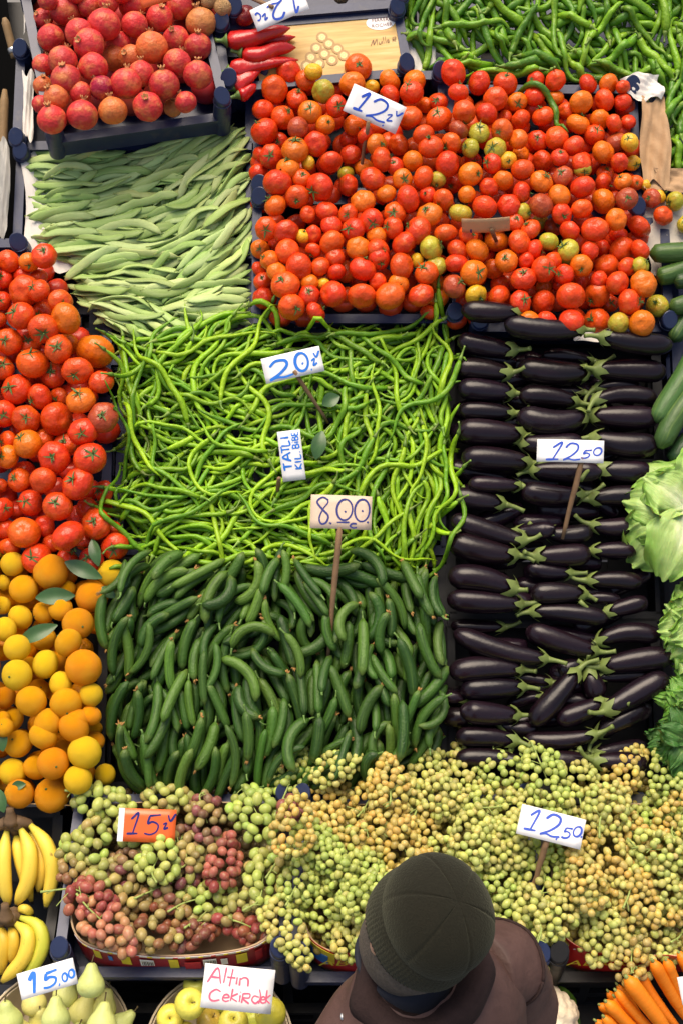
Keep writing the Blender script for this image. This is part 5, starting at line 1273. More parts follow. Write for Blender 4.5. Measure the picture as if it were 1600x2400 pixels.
for k, x in enumerate(np.linspace(-.85, .85, 15)):
    front_strip(e, W, D, x * W, (x + .045) * W, .945, .985, ('yellow_print', 'scarlet_print', 'yellow_print')[k % 3], 'printed_patch', pt, .045, .145, .0042, 0, 4)
def star_tray(i, label, txt_x):
    e, W, D, pt = tray(i, label, .135, .0, 'tray_card')
    front_strip(e, W, D, -W * .95, W * .95, .1, .98, 'scarlet_print', 'printed_front', pt, 0, .135, .0015, .014, 120)
    for k, x in enumerate(np.linspace(-.86, .86, 13)):
        V = [(0, 0, 0)] + [(.0055 * (1 if j % 2 == 0 else .42) * math.sin(math.pi * j / 5), 0, .0055 * (1 if j % 2 == 0 else .42) * math.cos(math.pi * j / 5)) for j in range(10)]
        s = link('printed_star', mesh('printed_star', np.array(V), [(0, 1 + j, 1 + (j + 1) % 10) for j in range(10)], 'white_print', False), e)
        yy = -D * (1 - min(.98, abs(x)) ** 5) ** .2; s.location = (x * W, yy - .004, .126 + .002 * (k % 2))
    for tx in txt_x:
        o = text_part('ABICO', .05, 'yellow_print', e, (tx * W, -D - .0045, .098), 0, 1.15, .15); o.rotation_euler = (math.radians(90), 0, 0)
    return e, W, D, pt
e, W, D, pt = star_tray(1, 'red tray front with white stars and yellow letters behind the man', (-.55,))
front_strip(e, W, D, -W * .95, -W * .72, .55, 1.0, 'yellow_print', 'printed_patch', pt, 0, .135, .006, .010, 14); front_strip(e, W, D, -W * .93, -W * .78, .45, .85, 'blue_print', 'printed_patch', pt, 0, .135, .0075, 0, 10)
star_tray(2, 'red tray front with white stars and yellow letters above the carrots', (-.62,))

BERRY = [mesh('berry', *[(V * np.array([1, 1, k]), F) for V, F in [sphere(14, 10)]][0], 'berry_skin') for k in (1.0, 1.18, 1.32)]
GCOLS = dict(gg=((.50, .62, .15), 'green'), yg=((.60, .66, .18), 'yellow-green'), am=((.74, .50, .13), 'amber'), yl=((.70, .64, .20), 'pale yellow'), pk=((.56, .18, .13), 'pink'), rd=((.38, .075, .07), 'red'), mv=((.30, .10, .10), 'mauve'), pc=((.62, .33, .16), 'peach-coloured'), tn=((.52, .44, .15), 'tan green'), br=((.30, .095, .055), 'russet'))
placed = np.zeros((0, 4))
def bunch(X, Y, L, Wd, ang, w, code, rb, zone, group, sec=None, stem=.6, elong=(1, 3), many=80, thick=.030):
    """one bunch: berries packed over an ellipsoid that lies on the heap"""
    global placed
    u, v = GRAPE.uv(X, Y, w); p0 = GRAPE.P(u, v, w); k = depth(p0) / FPX; a, b = L * k / 2, Wd * k / 2; th = math.radians(ang); e = empty('grape_bunch', None, p0); col, cn = GCOLS[code]; c2 = GCOLS[sec][0] if sec else col
    loc = []; tries = 0
    while len(loc) < many and tries < 520:
        tries += 1; d = norm(rng.normal(0, 1, 3)); 
        if d[2] < -.25: continue
        taper = 1 - .35 * d[0]; q = np.array([d[0] * a, d[1] * b * taper, d[2] * thick]) * rng.uniform(.80, 1.06); r = rb * rng.uniform(.82, 1.12)
        x, y = q[0] * math.cos(th) - q[1] * math.sin(th), q[0] * math.sin(th) + q[1] * math.cos(th); s = np.array([u + x, v + y, w + q[2]])
        if s[2] < -.11: continue
        if len(placed) and (((placed[:, :3] - s) ** 2).sum(1) < ((placed[:, 3] + r) * .80) ** 2).any(): continue
        placed = np.vstack([placed, [*s, r]]); loc.append((s, r))
    if len(loc) < 8:
        bpy.data.objects.remove(e); return
    for s, r in loc:
        o = link('berry', BERRY[rng.integers(*elong)], e); o.location = GRAPE.P(*s) - p0; o.scale = (r, r, r); o.rotation_euler = rng.uniform(0, 3.1, 3)
        o.color = (*jit(lerp(col, c2, float(np.clip(rng.normal(.4, .5), 0, 1))), .12), 1)
    if rng.random() < stem:
        ax = np.array([math.cos(th), math.sin(th), 0]); base = np.array([u, v, w + thick * .5]) - ax * a * .75; st = rng.choice((-1, 1)); parts = []
        tip = base - ax * rng.uniform(.02, .05) + np.array([rng.normal(0, .015), rng.normal(0, .015), rng.uniform(.010, .030)])
        main = smoothpath([base + ax * a * .9 - np.array([0, 0, .004]), base + np.array([0, 0, .010]), tip], 9); parts.append(tube(GRAPE.P(*main.T), [.0014, .0016, .0018, .0020, .0022, .0023, .0024, .0026, .0032], 6))
        for kx in (2, 4, 6):
            q = main[kx]; en = q + np.array([rng.normal(0, .016), rng.normal(0, .016), rng.uniform(.0, .012)]); parts.append(tube(GRAPE.P(*smoothpath([q, (q + en) / 2 + np.array([0, 0, .004]), en], 4).T), [.0013, .0012, .0011, .0014], 5))
        V, F, R, A = join(parts); link('stem', mesh('stem', V - p0, F, 'stem_green', True, R, A), e)
    item(e, f'{cn} grape bunch', zone, p0, 'grapes', group)
for q in '''640,460,200,150,20,.035,gg,tn 480,345,270,130,-5,.045,yg,gg 430,520,240,150,80,.030,gg,tn 735,610,230,170,75,.040,gg,yg 950,440,270,150,-70,.030,mv,tn 1030,630,280,140,78,.028,rd,pk 1185,420,290,200,-60,.050,gg,gg
1330,400,150,120,60,.045,mv,pk 1210,700,320,170,85,.020,tn,gg 420,800,230,160,-20,.040,pk,rd 500,930,310,180,-38,.045,pc,pk 780,340,230,110,0,.035,yg,tn 350,650,150,140,80,.010,tn,br 590,650,200,150,30,.012,tn,mv 560,800,240,140,10,-.005,tn,br
800,730,220,160,30,-.012,mv,gg 760,860,300,140,-10,-.020,br,tn 950,800,260,150,20,-.020,gg,tn 690,970,290,120,-12,-.010,br,tn 900,960,200,110,0,-.030,br,mv 1010,900,260,120,10,-.028,rd,tn 1180,950,190,120,-20,-.025,rd,br 1130,830,220,150,40,-.020,tn,gg 880,620,160,110,60,.004,tn,mv 900,740,170,110,20,-.004,gg,tn 1090,770,150,110,80,.0,tn,pk 640,760,160,110,40,.006,tn,pk 690,850,170,100,0,-.004,br,tn 480,680,150,110,60,.02,tn,gg 880,880,170,100,10,-.012,mv,br 560,720,130,90,0,.01,mv,tn 1080,900,150,90,20,-.012,tn,rd 840,520,140,100,80,.012,tn,mv 330,560,120,100,80,.012,gg,tn 1280,600,140,110,80,.018,tn,gg'''.split():
    f = q.split(','); X, Y = S7(float(f[0]), float(f[1])); bunch(X, Y, float(f[2]) / 1.96, float(f[3]) / 1.96, float(f[4]), float(f[5]), f[6], .0130, 'gl', 'mixed red and green grapes', f[7], .55, (1, 3), 80)
spots = []; row = 0; Y = 1826
hue = [(1300, 2070, 'gg'), (1320, 2030, 'gg'), (720, 2000, 'gg'), (740, 2120, 'gg'), (700, 2080, 'gg'), (850, 1960, 'gg'), (1080, 1860, 'yg'), (1250, 1830, 'gg'), (1420, 2010, 'am'), (1450, 2090, 'am'), (880, 1890, 'am'), (960, 1950, 'am'), (800, 1930, 'am'), (1380, 2060, 'am'), (1150, 1900, 'yg'),
       (1560, 1880, 'gg'), (1560, 2060, 'yg'), (1480, 1860, 'am'), (1100, 2000, 'yg'), (740, 1800, 'yl'), (840, 1850, 'yl'), (1000, 1850, 'yl'), (1400, 1850, 'yl'), (1350, 2150, 'yl'), (1500, 2150, 'am'), (1180, 2080, 'gg'), (760, 2180, 'yl'), (1300, 2200, 'yg'), (1480, 2210, 'tn')]
while Y < 2235:
    X = 700 + (row % 2) * 48
    while X < 1700:
        x, y = X + rng.normal(0, 14), Y + rng.normal(0, 12)
        h = min(hue, key=lambda q: (q[0] - x) ** 2 + (q[1] - y) ** 2)[2]
        if rng.random() < .22: h = rng.choice(('yg', 'yl', 'am', 'gg'))
        lift = np.interp(y, [1800, 1900, 2050, 2150, 2235], [.058, .055, .052, .030, .0]) + rng.normal(0, .030)
        if abs(x - 760) < 70 and y < 1880: lift += .045; y -= 10
        spots.append((lift, x, y, h)); X += 96
    Y += 60; row += 1
spots.sort(key=lambda q: -q[0])
for lift, x, y, h in spots:
    bunch(x, y, rng.uniform(110, 200), rng.uniform(72, 110), rng.uniform(-90, 90) if rng.random() < .5 else rng.uniform(50, 110), lift, h, .0093, 'gr', 'yellow grapes heaped in the right crates', {'gg': 'yg', 'yg': 'yl', 'am': 'yl', 'yl': 'yg', 'tn': 'am'}[h], .45, (0, 3), 92, .036)
pl = hexfill(uvpoly(GRAPE, [(175, 1850), (660, 1850), (650, 2130), (440, 2150), (190, 2180)], -.05), .0125, -.06)
stuff_balls('berries_below', pl, GRAPE, 'berry_skin', (.20, .13, .06), 'russet grapes half hidden under the bunches of the left crate')
pl = hexfill(uvpoly(GRAPE, [(690, 1825), (1680, 1825), (1680, 2225), (700, 2225)], 0), .0115, -.012)
stuff_balls('berries_below', pl, GRAPE, 'berry_skin', (.38, .30, .08), 'yellow grapes half hidden under the bunches of the right crates')

# ---- stacked crates under the grapes and in front of them
FLOOR = Frame((0, 0, 0), 0)
for i, x0 in enumerate((-.74, -.13, .48)):
    for j in range(2):
        crate(FLOOR, x0, x0 + .58, -.98, -.58, .01 + j * .21, .21 + j * .21, f'black crate {("under the red grapes", "behind the man in the cap", "above the carrots")[i]}, {("standing on the ground", "upper of the two stacked")[j]}', mat='black_plastic', knobs=NK, rows=2)
for x0, t in ((-.98, 'under the pear basket'), (-.42, 'under the apple basket'), (.43, 'under the carrots and cauliflower')):
    crate(FLOOR, x0, x0 + .54, -1.48, -1.05, .01, .215, f'black crate {t} on the ground', mat='black_plastic', knobs=NK, rows=3)
crate(FLOOR, .43, .97, -1.44, -1.04, .225, .385, 'upper black crate that carries the carrots and the cauliflower', mat='black_plastic', knobs=NK, rows=2)
for Y0, Y1, t in ((1898, 2085, 'upper'), (2092, 2300, 'lower')):
    a, b, c, d = uvbox(MAIN, -180, 140, Y0, Y1, -.05); crate(MAIN, a, b, c, d, -.16, -.045, f'black slatted crate under the {t} bananas', mat='black_plastic', knobs=NK)
q = MAIN.P(*MAIN.uv(-60, 1872, .05), .05), MAIN.P(*MAIN.uv(60, 1883, .048), .048), MAIN.P(*MAIN.uv(172, 1888, .045), .045)
gs = tube(smoothpath(q, 9), .0016, 6); o, _ = add('twine', gs, 'twine'); tag(o, 'thin tan twine stretched across the front of the tangerines', 'string')

# ================================================================== bananas
R6 = Z(0, 1860, 3.409)
def banana_bunch(crown, lst, label, w0):
    c0 = MAIN.P(*MAIN.uv(*R6(*crown), w0 + .03), w0 + .03); e = empty('banana_bunch', None, c0); tag(e, label, 'bananas', 'banana bunches')
    parts = []
    for pts, wd, dw, col in lst:
        q = smoothpath([R6(*p) for p in pts], 16); s = np.linspace(0, 1, 16); w = w0 + dw + .022 * np.sin(math.pi * s) ; uv = np.array([MAIN.uv(x, y, ww) for (x, y), ww in zip(q, w)])
        P = MAIN.P(uv[:, 0], uv[:, 1], w); r = wd / 3.409 / 2 * 1.12 * depth(P[5]) / FPX * np.interp(s, [0, .05, .14, .3, .6, .85, .95, 1], [.36, .40, .62, .95, 1.0, .86, .55, .30])
        gb = tube(P, r, 15, MAIN.ew, 1, 1, None, lambda a: 1 + .055 * np.cos(5 * a)); b = link('banana', mesh('banana', gb[0] - c0, gb[1], 'banana_peel', True, gb[2], gb[3]), e); b.color = (*jit(col, .05), 1)
        T = norm(P[-1] - P[-2]); gt = tube(np.linspace(P[-1] - T * .004, P[-1] + T * .007, 3), [r[-1] * 1.1, r[-1] * 1.0, r[-1] * .7], 10); link('tip', mesh('tip', gt[0] - c0, gt[1], 'banana_tip', True), b)
        parts.append(tube(smoothpath([P[1], P[0], c0 + (P[0] - c0) * .25], 5), [r[0] * .9, r[0] * 1.05, .012, .014, .015], 9))
    up = norm(CU + MAIN.ew * .4); parts.append(tube(smoothpath([c0 - up * .012, c0 + up * .012, c0 + up * .034], 5), [.022, .020, .013, .0105, .010], 10))
    V, F, R, A = join(parts); link('crown_stub', mesh('crown_stub', V - c0, F, 'banana_crown', True, R, A), e)
YB, GB, DB = (.78, .56, .07), (.54, .55, .06), (.62, .40, .04)
banana_bunch((90, 205), [([(130, 320), (160, 500), (255, 860)], 95, -.015, YB), ([(235, 290), (330, 480), (330, 640), (310, 780)], 85, -.012, YB), ([(-40, 280), (-90, 500), (-60, 860)], 100, .0, YB), ([(60, 280), (35, 480), (40, 700), (70, 890)], 106, .005, YB), ([(165, 270), (240, 460), (225, 700), (135, 880)], 118, .014, YB), ([(235, 240), (370, 400), (425, 620), (370, 900)], 112, .010, YB)],
             'upper bunch of yellow bananas hanging from a brown stub', .02)
banana_bunch((50, 975), [([(150, 930), (200, 920), (260, 960)], 70, -.01, YB), ([(0, 1050), (35, 1200), (10, 1440)], 96, -.01, DB), ([(85, 1050), (115, 1180), (90, 1350)], 92, -.006, DB), ([(150, 985), (300, 1050), (345, 1200), (280, 1360), (190, 1470)], 108, .006, GB), ([(120, 1030), (225, 1130), (190, 1320), (20, 1500)], 112, .014, YB)],
             'lower bunch of greenish yellow bananas above the pears', .03)

# ================================================================== baskets of pears and apples
def basket(X, Y, t, R, label):
    c = ray(X, Y, t); n = 48; e = empty('basket', None, (c[0], c[1], c[2] - .12)); tag(e, label, 'basket', 'round wooden baskets'); h = .12
    link('wall', mesh('wall', *lathe([(R * .86, 0), (R * .95, h * .6), (R * .985, h), (R * .965, h), (R * .93, h * .6), (R * .84, .006), (.001, .006), (.001, 0), (R * .86, 0)], n), 'plywood', False), e)
    for z0, z1, k in ((h - .022, h + .006, 1.0), (h * .35, h * .5, .945)):
        link('hoop', mesh('hoop', *lathe([(R * k, z0), (R * k + .004, z0), (R * k + .004, z1), (R * k - .001, z1), (R * k, z0)], n), 'plywood', False), e)
    for a in np.arange(0, 6.28, .8):
        V, F = box(-.002, .002, -.006, .006, -.008, .008); s = link('staple', mesh('staple', V, F, 'steel', False), e); s.location = ((R + .0045) * math.cos(a), (R + .0045) * math.sin(a), h - .008); s.rotation_euler = (0, 0, a)
    return c
def lathe_fruit(name, prof, mat, n=24):
    V, F = lathe(prof, n); return mesh(name, V, F, mat)
pp = [(.001, -.88), (.25, -.92), (.55, -.85), (.86, -.60), (1.0, -.22), (.96, .12), (.80, .45), (.58, .78), (.46, 1.05), (.36, 1.28), (.20, 1.42), (.06, 1.42), (.001, 1.36)]
PEAR = lathe_fruit('pear_body', [tuple(q) for q in smoothpath(pp, 26)], 'pear_skin')
ap = [(.001, -.72), (.20, -.80), (.50, -.78), (.82, -.52), (1.0, -.05), (.98, .35), (.78, .72), (.48, .86), (.22, .80), (.08, .66), (.001, .60)]
APPLE = lathe_fruit('apple_body', [tuple(q) for q in smoothpath(ap, 26)], 'apple_skin')
V, F, R_, A_ = tube(smoothpath([(0, 0, 1.34), (.04, .02, 1.6), (.18, .05, 1.95)], 6), [.07, .05, .045, .045, .05, .07], 7); PST = mesh('stalk', V, F, 'woody_stalk', True, R_, A_)
V, F, R_, A_ = tube(smoothpath([(0, 0, .58), (.02, .02, .8), (.12, .04, 1.02)], 5), [.04, .035, .035, .035, .05], 7); AST = mesh('stalk', V, F, 'woody_stalk', True, R_, A_)
def hung(name, me, stm, X, Y, rp, t, d, col, label, group, cat):
    p = ray(X, Y, t); o = link(name, me); o.location = p; o.scale = (rp * t / FPX,) * 3; o.rotation_mode = 'QUATERNION'; o.rotation_quaternion = rot_to(norm(np.array(d, float)), rng.uniform(0, 6)); o.color = (*jit(col, .05), 1)
    if stm: s = link('stalk', stm, o); s.color = (.12, .09, .04, 1)
    tag(o, label, cat, group)
PT = 3.20; cb = basket(128, 2448, PT, .185, 'round wooden basket of pears below the bananas')
PG, PY = (.58, .64, .22), (.64, .60, .20)
# d: direction of the pear's neck (x right, y away from the viewer, z up)
for X, Y, r, dt, d, col, lb in ((100, 2390, 33, .05, (0, .2, 1), PY, 'round yellowish pear low in the middle of the basket'), (195, 2370, 33, .04, (.3, .5, .5), PY, 'yellowish pear lying between the two tall green ones'), (80, 2350, 30, .04, (-.3, .7, .6), PY, 'pear lying right under the 15.00 card'),
        (155, 2330, 30, .05, (.3, .7, .5), PG, 'green pear behind the right end of the 15.00 card'), (245, 2360, 30, .05, (.2, .8, .4), PY, 'yellowish pear against the right rim of the basket'), (20, 2390, 34, -.02, (-.1, .6, .8), PG, 'large pale pear at the left picture edge'), (214, 2306, 33, -.06, (.0, .9, .45), PG, 'pale green pear standing highest beside the 15.00 card'),
        (132, 2385, 34, -.05, (-.05, .9, .45), PG, 'smooth pale green pear with its neck up below the card'), (240, 2400, 36, -.07, (.1, .9, .5), PG, 'pear with a long stalk at the lower right of the basket'), (285, 2400, 28, .03, (.7, .6, .3), PG, 'small pear with upright stalk touching the basket rim'), (60, 2430, 34, .0, (-.3, .5, .8), PY, 'pear at the bottom edge left of the middle'), (180, 2440, 34, .0, (.2, .5, .8), PG, 'pear at the bottom edge right of the middle')):
    hung('pear', PEAR, PST, X, Y, r, PT - .04 + dt, d, col, lb, 'pears in the basket', 'pear')
for k, (X, Y) in enumerate(((20, 2500), (95, 2515), (170, 2510), (240, 2490), (60, 2570), (140, 2585), (215, 2560), (-20, 2460))):
    hung('pear', PEAR, PST, X, Y, 33, PT - .01, (rng.normal(0, .5), rng.normal(.3, .5), .8), PG if k % 2 else PY, 'pear below the bottom edge of the picture, in the front half of the basket', 'pears out of the picture', 'pear')
ca = basket(514, 2450, 3.19, .178, 'round wooden basket of yellow apples below the grapes')
AY, AG = (.72, .64, .10), (.58, .60, .11)
for X, Y, r, dt, d, col, lb in ((400, 2385, 32, .0, (.1, -.4, .8), AY, 'yellow apple at the left rim of the basket'), (445, 2353, 36, -.04, (.3, -.2, .9), AY, 'yellow apple left of the pink-lettered card'), (460, 2310, 30, .08, (0, .3, 1), AG, 'green apple at the back behind the card'), (490, 2395, 30, .03, (.4, .2, .6), (.50, .36, .06), 'apple with a rosy cheek low beside the card'),
        (548, 2398, 35, -.04, (0, .1, 1), AY, 'pale yellow apple in front of the card'), (595, 2385, 30, .04, (-.3, .3, .8), AG, 'greenish apple half hidden behind the blushed one'), (636, 2375, 37, -.08, (-.8, -.1, .6), (.58, .50, .055), 'yellow apple with orange blush overlapping the card corner'), (510, 2350, 28, .10, (0, 0, 1), AG, 'green apple mostly hidden behind the card'), (430, 2430, 34, .0, (.2, 0, 1), AY, 'yellow apple cut by the bottom edge on the left'), (600, 2440, 34, .0, (.2, 0, 1), AY, 'yellow apple cut by the bottom edge on the right')):
    hung('apple', APPLE, AST, X, Y, r, 3.15 + dt, d, col, lb, 'apples in the basket', 'apple')

for k, (X, Y) in enumerate(((400, 2490), (470, 2500), (545, 2510), (620, 2500), (440, 2570), (515, 2585), (590, 2570), (510, 2450))):
    hung('apple', APPLE, AST, X, Y, 34, 3.18, (rng.normal(0, .5), rng.normal(0, .5), .8), AY if k % 2 else AG, 'apple below the bottom edge of the picture, in the front half of the basket', 'apples out of the picture', 'apple')
# ================================================================== cauliflower and carrots
def cauliflower(X, Y, t, r):
    c = ray(X, Y, t); V, F = sphere(72, 46); R = random.Random(4); cs = []
    for _ in range(70):
        d = norm(np.array([R.gauss(0, 1), R.gauss(0, 1), R.gauss(.4, 1)])); cs.append((d, R.uniform(.22, .36)))
    h = np.zeros(len(V))
    for d, q in cs:
        x = np.clip(1 - ((V - d) ** 2).sum(1) / (q * q), 0, 1); h = np.maximum(h, np.sqrt(x) * q * .75)
    fine = .02 * np.sin(V[:, 0] * 60) * np.sin(V[:, 1] * 55) * np.sin(V[:, 2] * 58); V2 = V * (.80 + h + fine)[:, None] * r
    o = link('cauliflower', mesh('cauliflower', V2, F, 'cauliflower_curd')); o.location = c; o.color = (.70, .60, .44, 1); tag(o, 'cream cauliflower head beside the man, left of the carrots', 'cauliflower')
    for k in range(9):
        a = -.6 + k * .75; b = np.array([math.cos(a) * r * .5, math.sin(a) * r * .5, -r * .9]); tp = np.array([math.cos(a) * r * 1.05, math.sin(a) * r * 1.05, r * (.25 if 0.2 < a < 2.9 else -.2)]); g_ = leaf_geo(b, tp, r * 1.0, norm(np.array([math.cos(a), math.sin(a), .2])), .3)
        link('leaf', mesh('leaf', g_[0], g_[1], 'lettuce_dark', True, g_[2], g_[3]), o)
cauliflower(1288, 2380, 3.15, .068)
R8 = Z(1200, 2080, 3.92)
car = [((1600, 620), (1720, 1150), 92, .03), ((1530, 600), (1680, 1120), 95, .02), ((1410, 670), (1650, 1200), 96, .0), ((1290, 680), (1640, 1270), 108, -.02), ((1140, 750), (1560, 1340), 104, -.01), ((1050, 830), (1500, 1420), 132, -.05), ((965, 900), (1200, 1340), 70, .03), ((950, 950), (1420, 1450), 88, -.02),
       ((940, 1010), (1370, 1480), 84, -.01), ((860, 1050), (1330, 1500), 104, -.04), ((880, 960), (1100, 1300), 70, .04), ((840, 1190), (1260, 1560), 96, -.03), ((800, 1080), (1100, 1400), 76, .03), ((770, 1230), (1180, 1600), 80, .0), ((760, 1290), (1100, 1640), 90, .01)]
CARD = ['outermost carrot at the right edge', 'upright carrot cut by the top right edge', 'slim carrot third from the right edge', 'carrot just right of the thickest pair', 'long carrot right beside the thickest one', 'thickest carrot lying on top of the fan', 'thin carrot squeezed behind the thickest one', 'carrot first below the thickest one', 'slender carrot second below the thickest one',
        'stout carrot third below the thickest one', 'small carrot hidden at the left behind the stack', 'carrot low in the fan near the bottom edge', 'small carrot tip-hidden at the far left', 'lower carrot nearest the cauliflower', 'lowest carrot of the fan']
for (p0, p1, wd, dt), lb in zip(car, CARD):
    a, b = ray(*R8(*p0), 3.08 + dt), ray(*R8(*p1), 3.12 + dt); s = np.linspace(0, 1, 14); r = wd / 3.92 / 2 * 1.14 * 3.08 / FPX; bend = rng.normal(0, .006, 3)
    P = a + (b - a) * s[:, None] + np.sin(math.pi * s)[:, None] * bend; rr = r * np.interp(s, [0, .02, .07, .2, .6, .9, .98, 1], [.45, .78, .97, 1.0, .88, .60, .35, .1]) * (1 + .015 * np.sin(s * 40 + wd))
    o, c = add('carrot', tube(P, rr, 14), 'carrot_skin', color=jit((.84, .22, .012), .05)); tag(o, lb, 'carrot', 'carrots fanned out at the bottom'); T = norm(P[0] - P[1])
    gs = tube(np.linspace(P[0] - T * .003, P[0] + T * rng.uniform(.004, .011), 3), [r * .36, r * .30, r * .22], 7); so = link('green_top', mesh('green_top', gs[0] - c, gs[1], 'green_stalk', True, gs[2], gs[3]), o); so.color = (.20, .24, .07, 1)

# ================================================================== lettuces
def lettuce_leaf(base, d, nrm, L, W, ruf, seed, droop=.5, k=9):
    r = np.random.default_rng(seed); d = norm(d); nrm = norm(np.asarray(nrm) - d * (np.asarray(nrm) @ d)); b = np.cross(d, nrm); n, m = 32, 37; ph = r.uniform(0, 6, 6); V, ring = [], []
    for lay in (0, 1):
        for i in range(n):
            s = i / (n - 1)
            wd = W * .5 * (math.sqrt(max(0, 1 - ((s - .58) / .47) ** 2)) if s > .58 else .25 + .75 * math.sin(math.pi / 2 * s / .58)) * (1 + .04 * math.sin(9 * s + ph[0]))
            for j in range(m):
                t = 2 * j / (m - 1) - 1; ed = max(abs(t), max(0, (s - .55) / .45)) ** 2.6
                z = ruf * ed * (1 + .6 * math.sin(2.7 * s + 1.9 * t + ph[5])) * (math.sin(k * 1.5 * s + ph[1] + 1.5 * t) + .7 * math.sin(k * 1.15 * t + ph[2] + 2 * s) + .45 * math.sin(k * 3.1 * s + ph[3] - 2 * t) + .3 * math.sin(k * 2.9 * t + ph[0])) + .006 * math.sin(k * .6 * s + 1.5 * t * t + ph[4]) * abs(t) - .004 * math.exp(-(t / .10) ** 2)
                arch = L * (.30 * math.sin(s * 1.9) - droop * s ** 2.2 * .55); ln = L * s * (1 - .15 * abs(t) ** 2) + ruf * .35 * ed * math.sin(k * 1.3 * t + ph[5])
                V.append(np.asarray(base) + d * ln + b * wd * t * (1 + .05 * math.sin(7.3 * s + ph[2]) + .03 * math.sin(17 * s + ph[3])) + nrm * (arch + z - .0009 * lay)); ring.append((s, t, 0))
    F = []; q = n * m
    for i in range(n - 1):
        for j in range(m - 1):
            a = i * m + j; F += [(a, a + 1, a + m + 1, a + m), (q + a, q + a + m, q + a + m + 1, q + a + 1)]
    return np.array(V), F, np.array(ring), np.array(ring)[:, 0]
def lettuce(X, Y, w, leaves, mat, label, name='lettuce'):
    c = MAIN.P(*MAIN.uv(X, Y, w), w); e = empty(name, None, c); tag(e, label, 'lettuce', 'lettuces and greens at the right edge')
    for i, (ang, L, W, ruf, up, lift, droop) in enumerate(leaves):
        a = math.radians(ang); d = MAIN.ex * math.cos(a) + MAIN.ev * math.sin(a) + MAIN.ew * up; gl = lettuce_leaf(c + MAIN.ew * lift, d, MAIN.ew + .2 * norm(rng.normal(0, 1, 3)), L, W, ruf, i * 7 + int(X + Y), droop)
        link('leaf', mesh('leaf', gl[0] - c, gl[1], mat, True, gl[2], gl[3]), e)
lettuce(1606, 1195, .05, [(270, .17, .19, .015, -.05, -.02, .5), (225, .20, .20, .015, -.1, -.025, .5), (130, .17, .17, .015, -.05, -.02, .5), (200, .16, .18, .015, .05, .0, .6), (170, .165, .16, .015, .05, .0, .6), (250, .20, .19, .015, .12, .015, .7), (145, .14, .16, .015, .15, .015, .6), (290, .20, .18, .015, .1, .010, .6), (60, .2, .2, .015, 0, 0, .5), (330, .2, .2, .015, 0, 0, .5), (10, .2, .2, .015, 0, 0, .5)], 'lettuce_leaf', 'large pale green lettuce with white ribs beside the eggplants')
lettuce(1650, 1470, .03, [(150, .12, .12, .015, .1, .01, .5), (185, .13, .12, .015, .1, .015, .6), (215, .13, .13, .015, .1, .01, .6), (120, .13, .12, .015, .1, 0, .5), (240, .14, .13, .015, .05, 0, .5), (160, .10, .10, .015, .4, .03, .6), (200, .11, .11, .015, .3, .03, .6)], 'lettuce_leaf', 'smaller frilly green lettuce below the large pale one')
hl = [(a, rng.uniform(.05, .085), rng.uniform(.05, .075), .008, rng.uniform(-.1, .5), rng.uniform(-.02, .04), .6) for a in np.linspace(70, 300, 15)]
lettuce(1600, 1650, .02, hl, 'lettuce_dark', 'loose dark lettuce with rounded leaves, uppermost of the dark greens')
hl = [(a, rng.uniform(.06, .10), rng.uniform(.045, .07), .008, rng.uniform(-.1, .5), rng.uniform(-.02, .05), .6) for a in np.linspace(80, 290, 20)]
lettuce(1598, 1735, .03, hl, 'herb_leaf', 'dark green leafy bunch just above the yellow grapes')
hl = [(a, rng.uniform(.06, .10), rng.uniform(.045, .07), .008, rng.uniform(-.1, .5), rng.uniform(-.02, .04), .6) for a in np.linspace(60, 300, 20)]
lettuce(1625, 1800, .02, hl, 'herb_leaf', 'dark green leafy bunch touching the top of the grapes')
lettuce(1660, 1600, .02, [(a, .10, .09, .010, .1, .0, .6) for a in (110, 150, 190, 230, 260)], 'lettuce_dark', 'green frilly lettuce partly out of the picture')

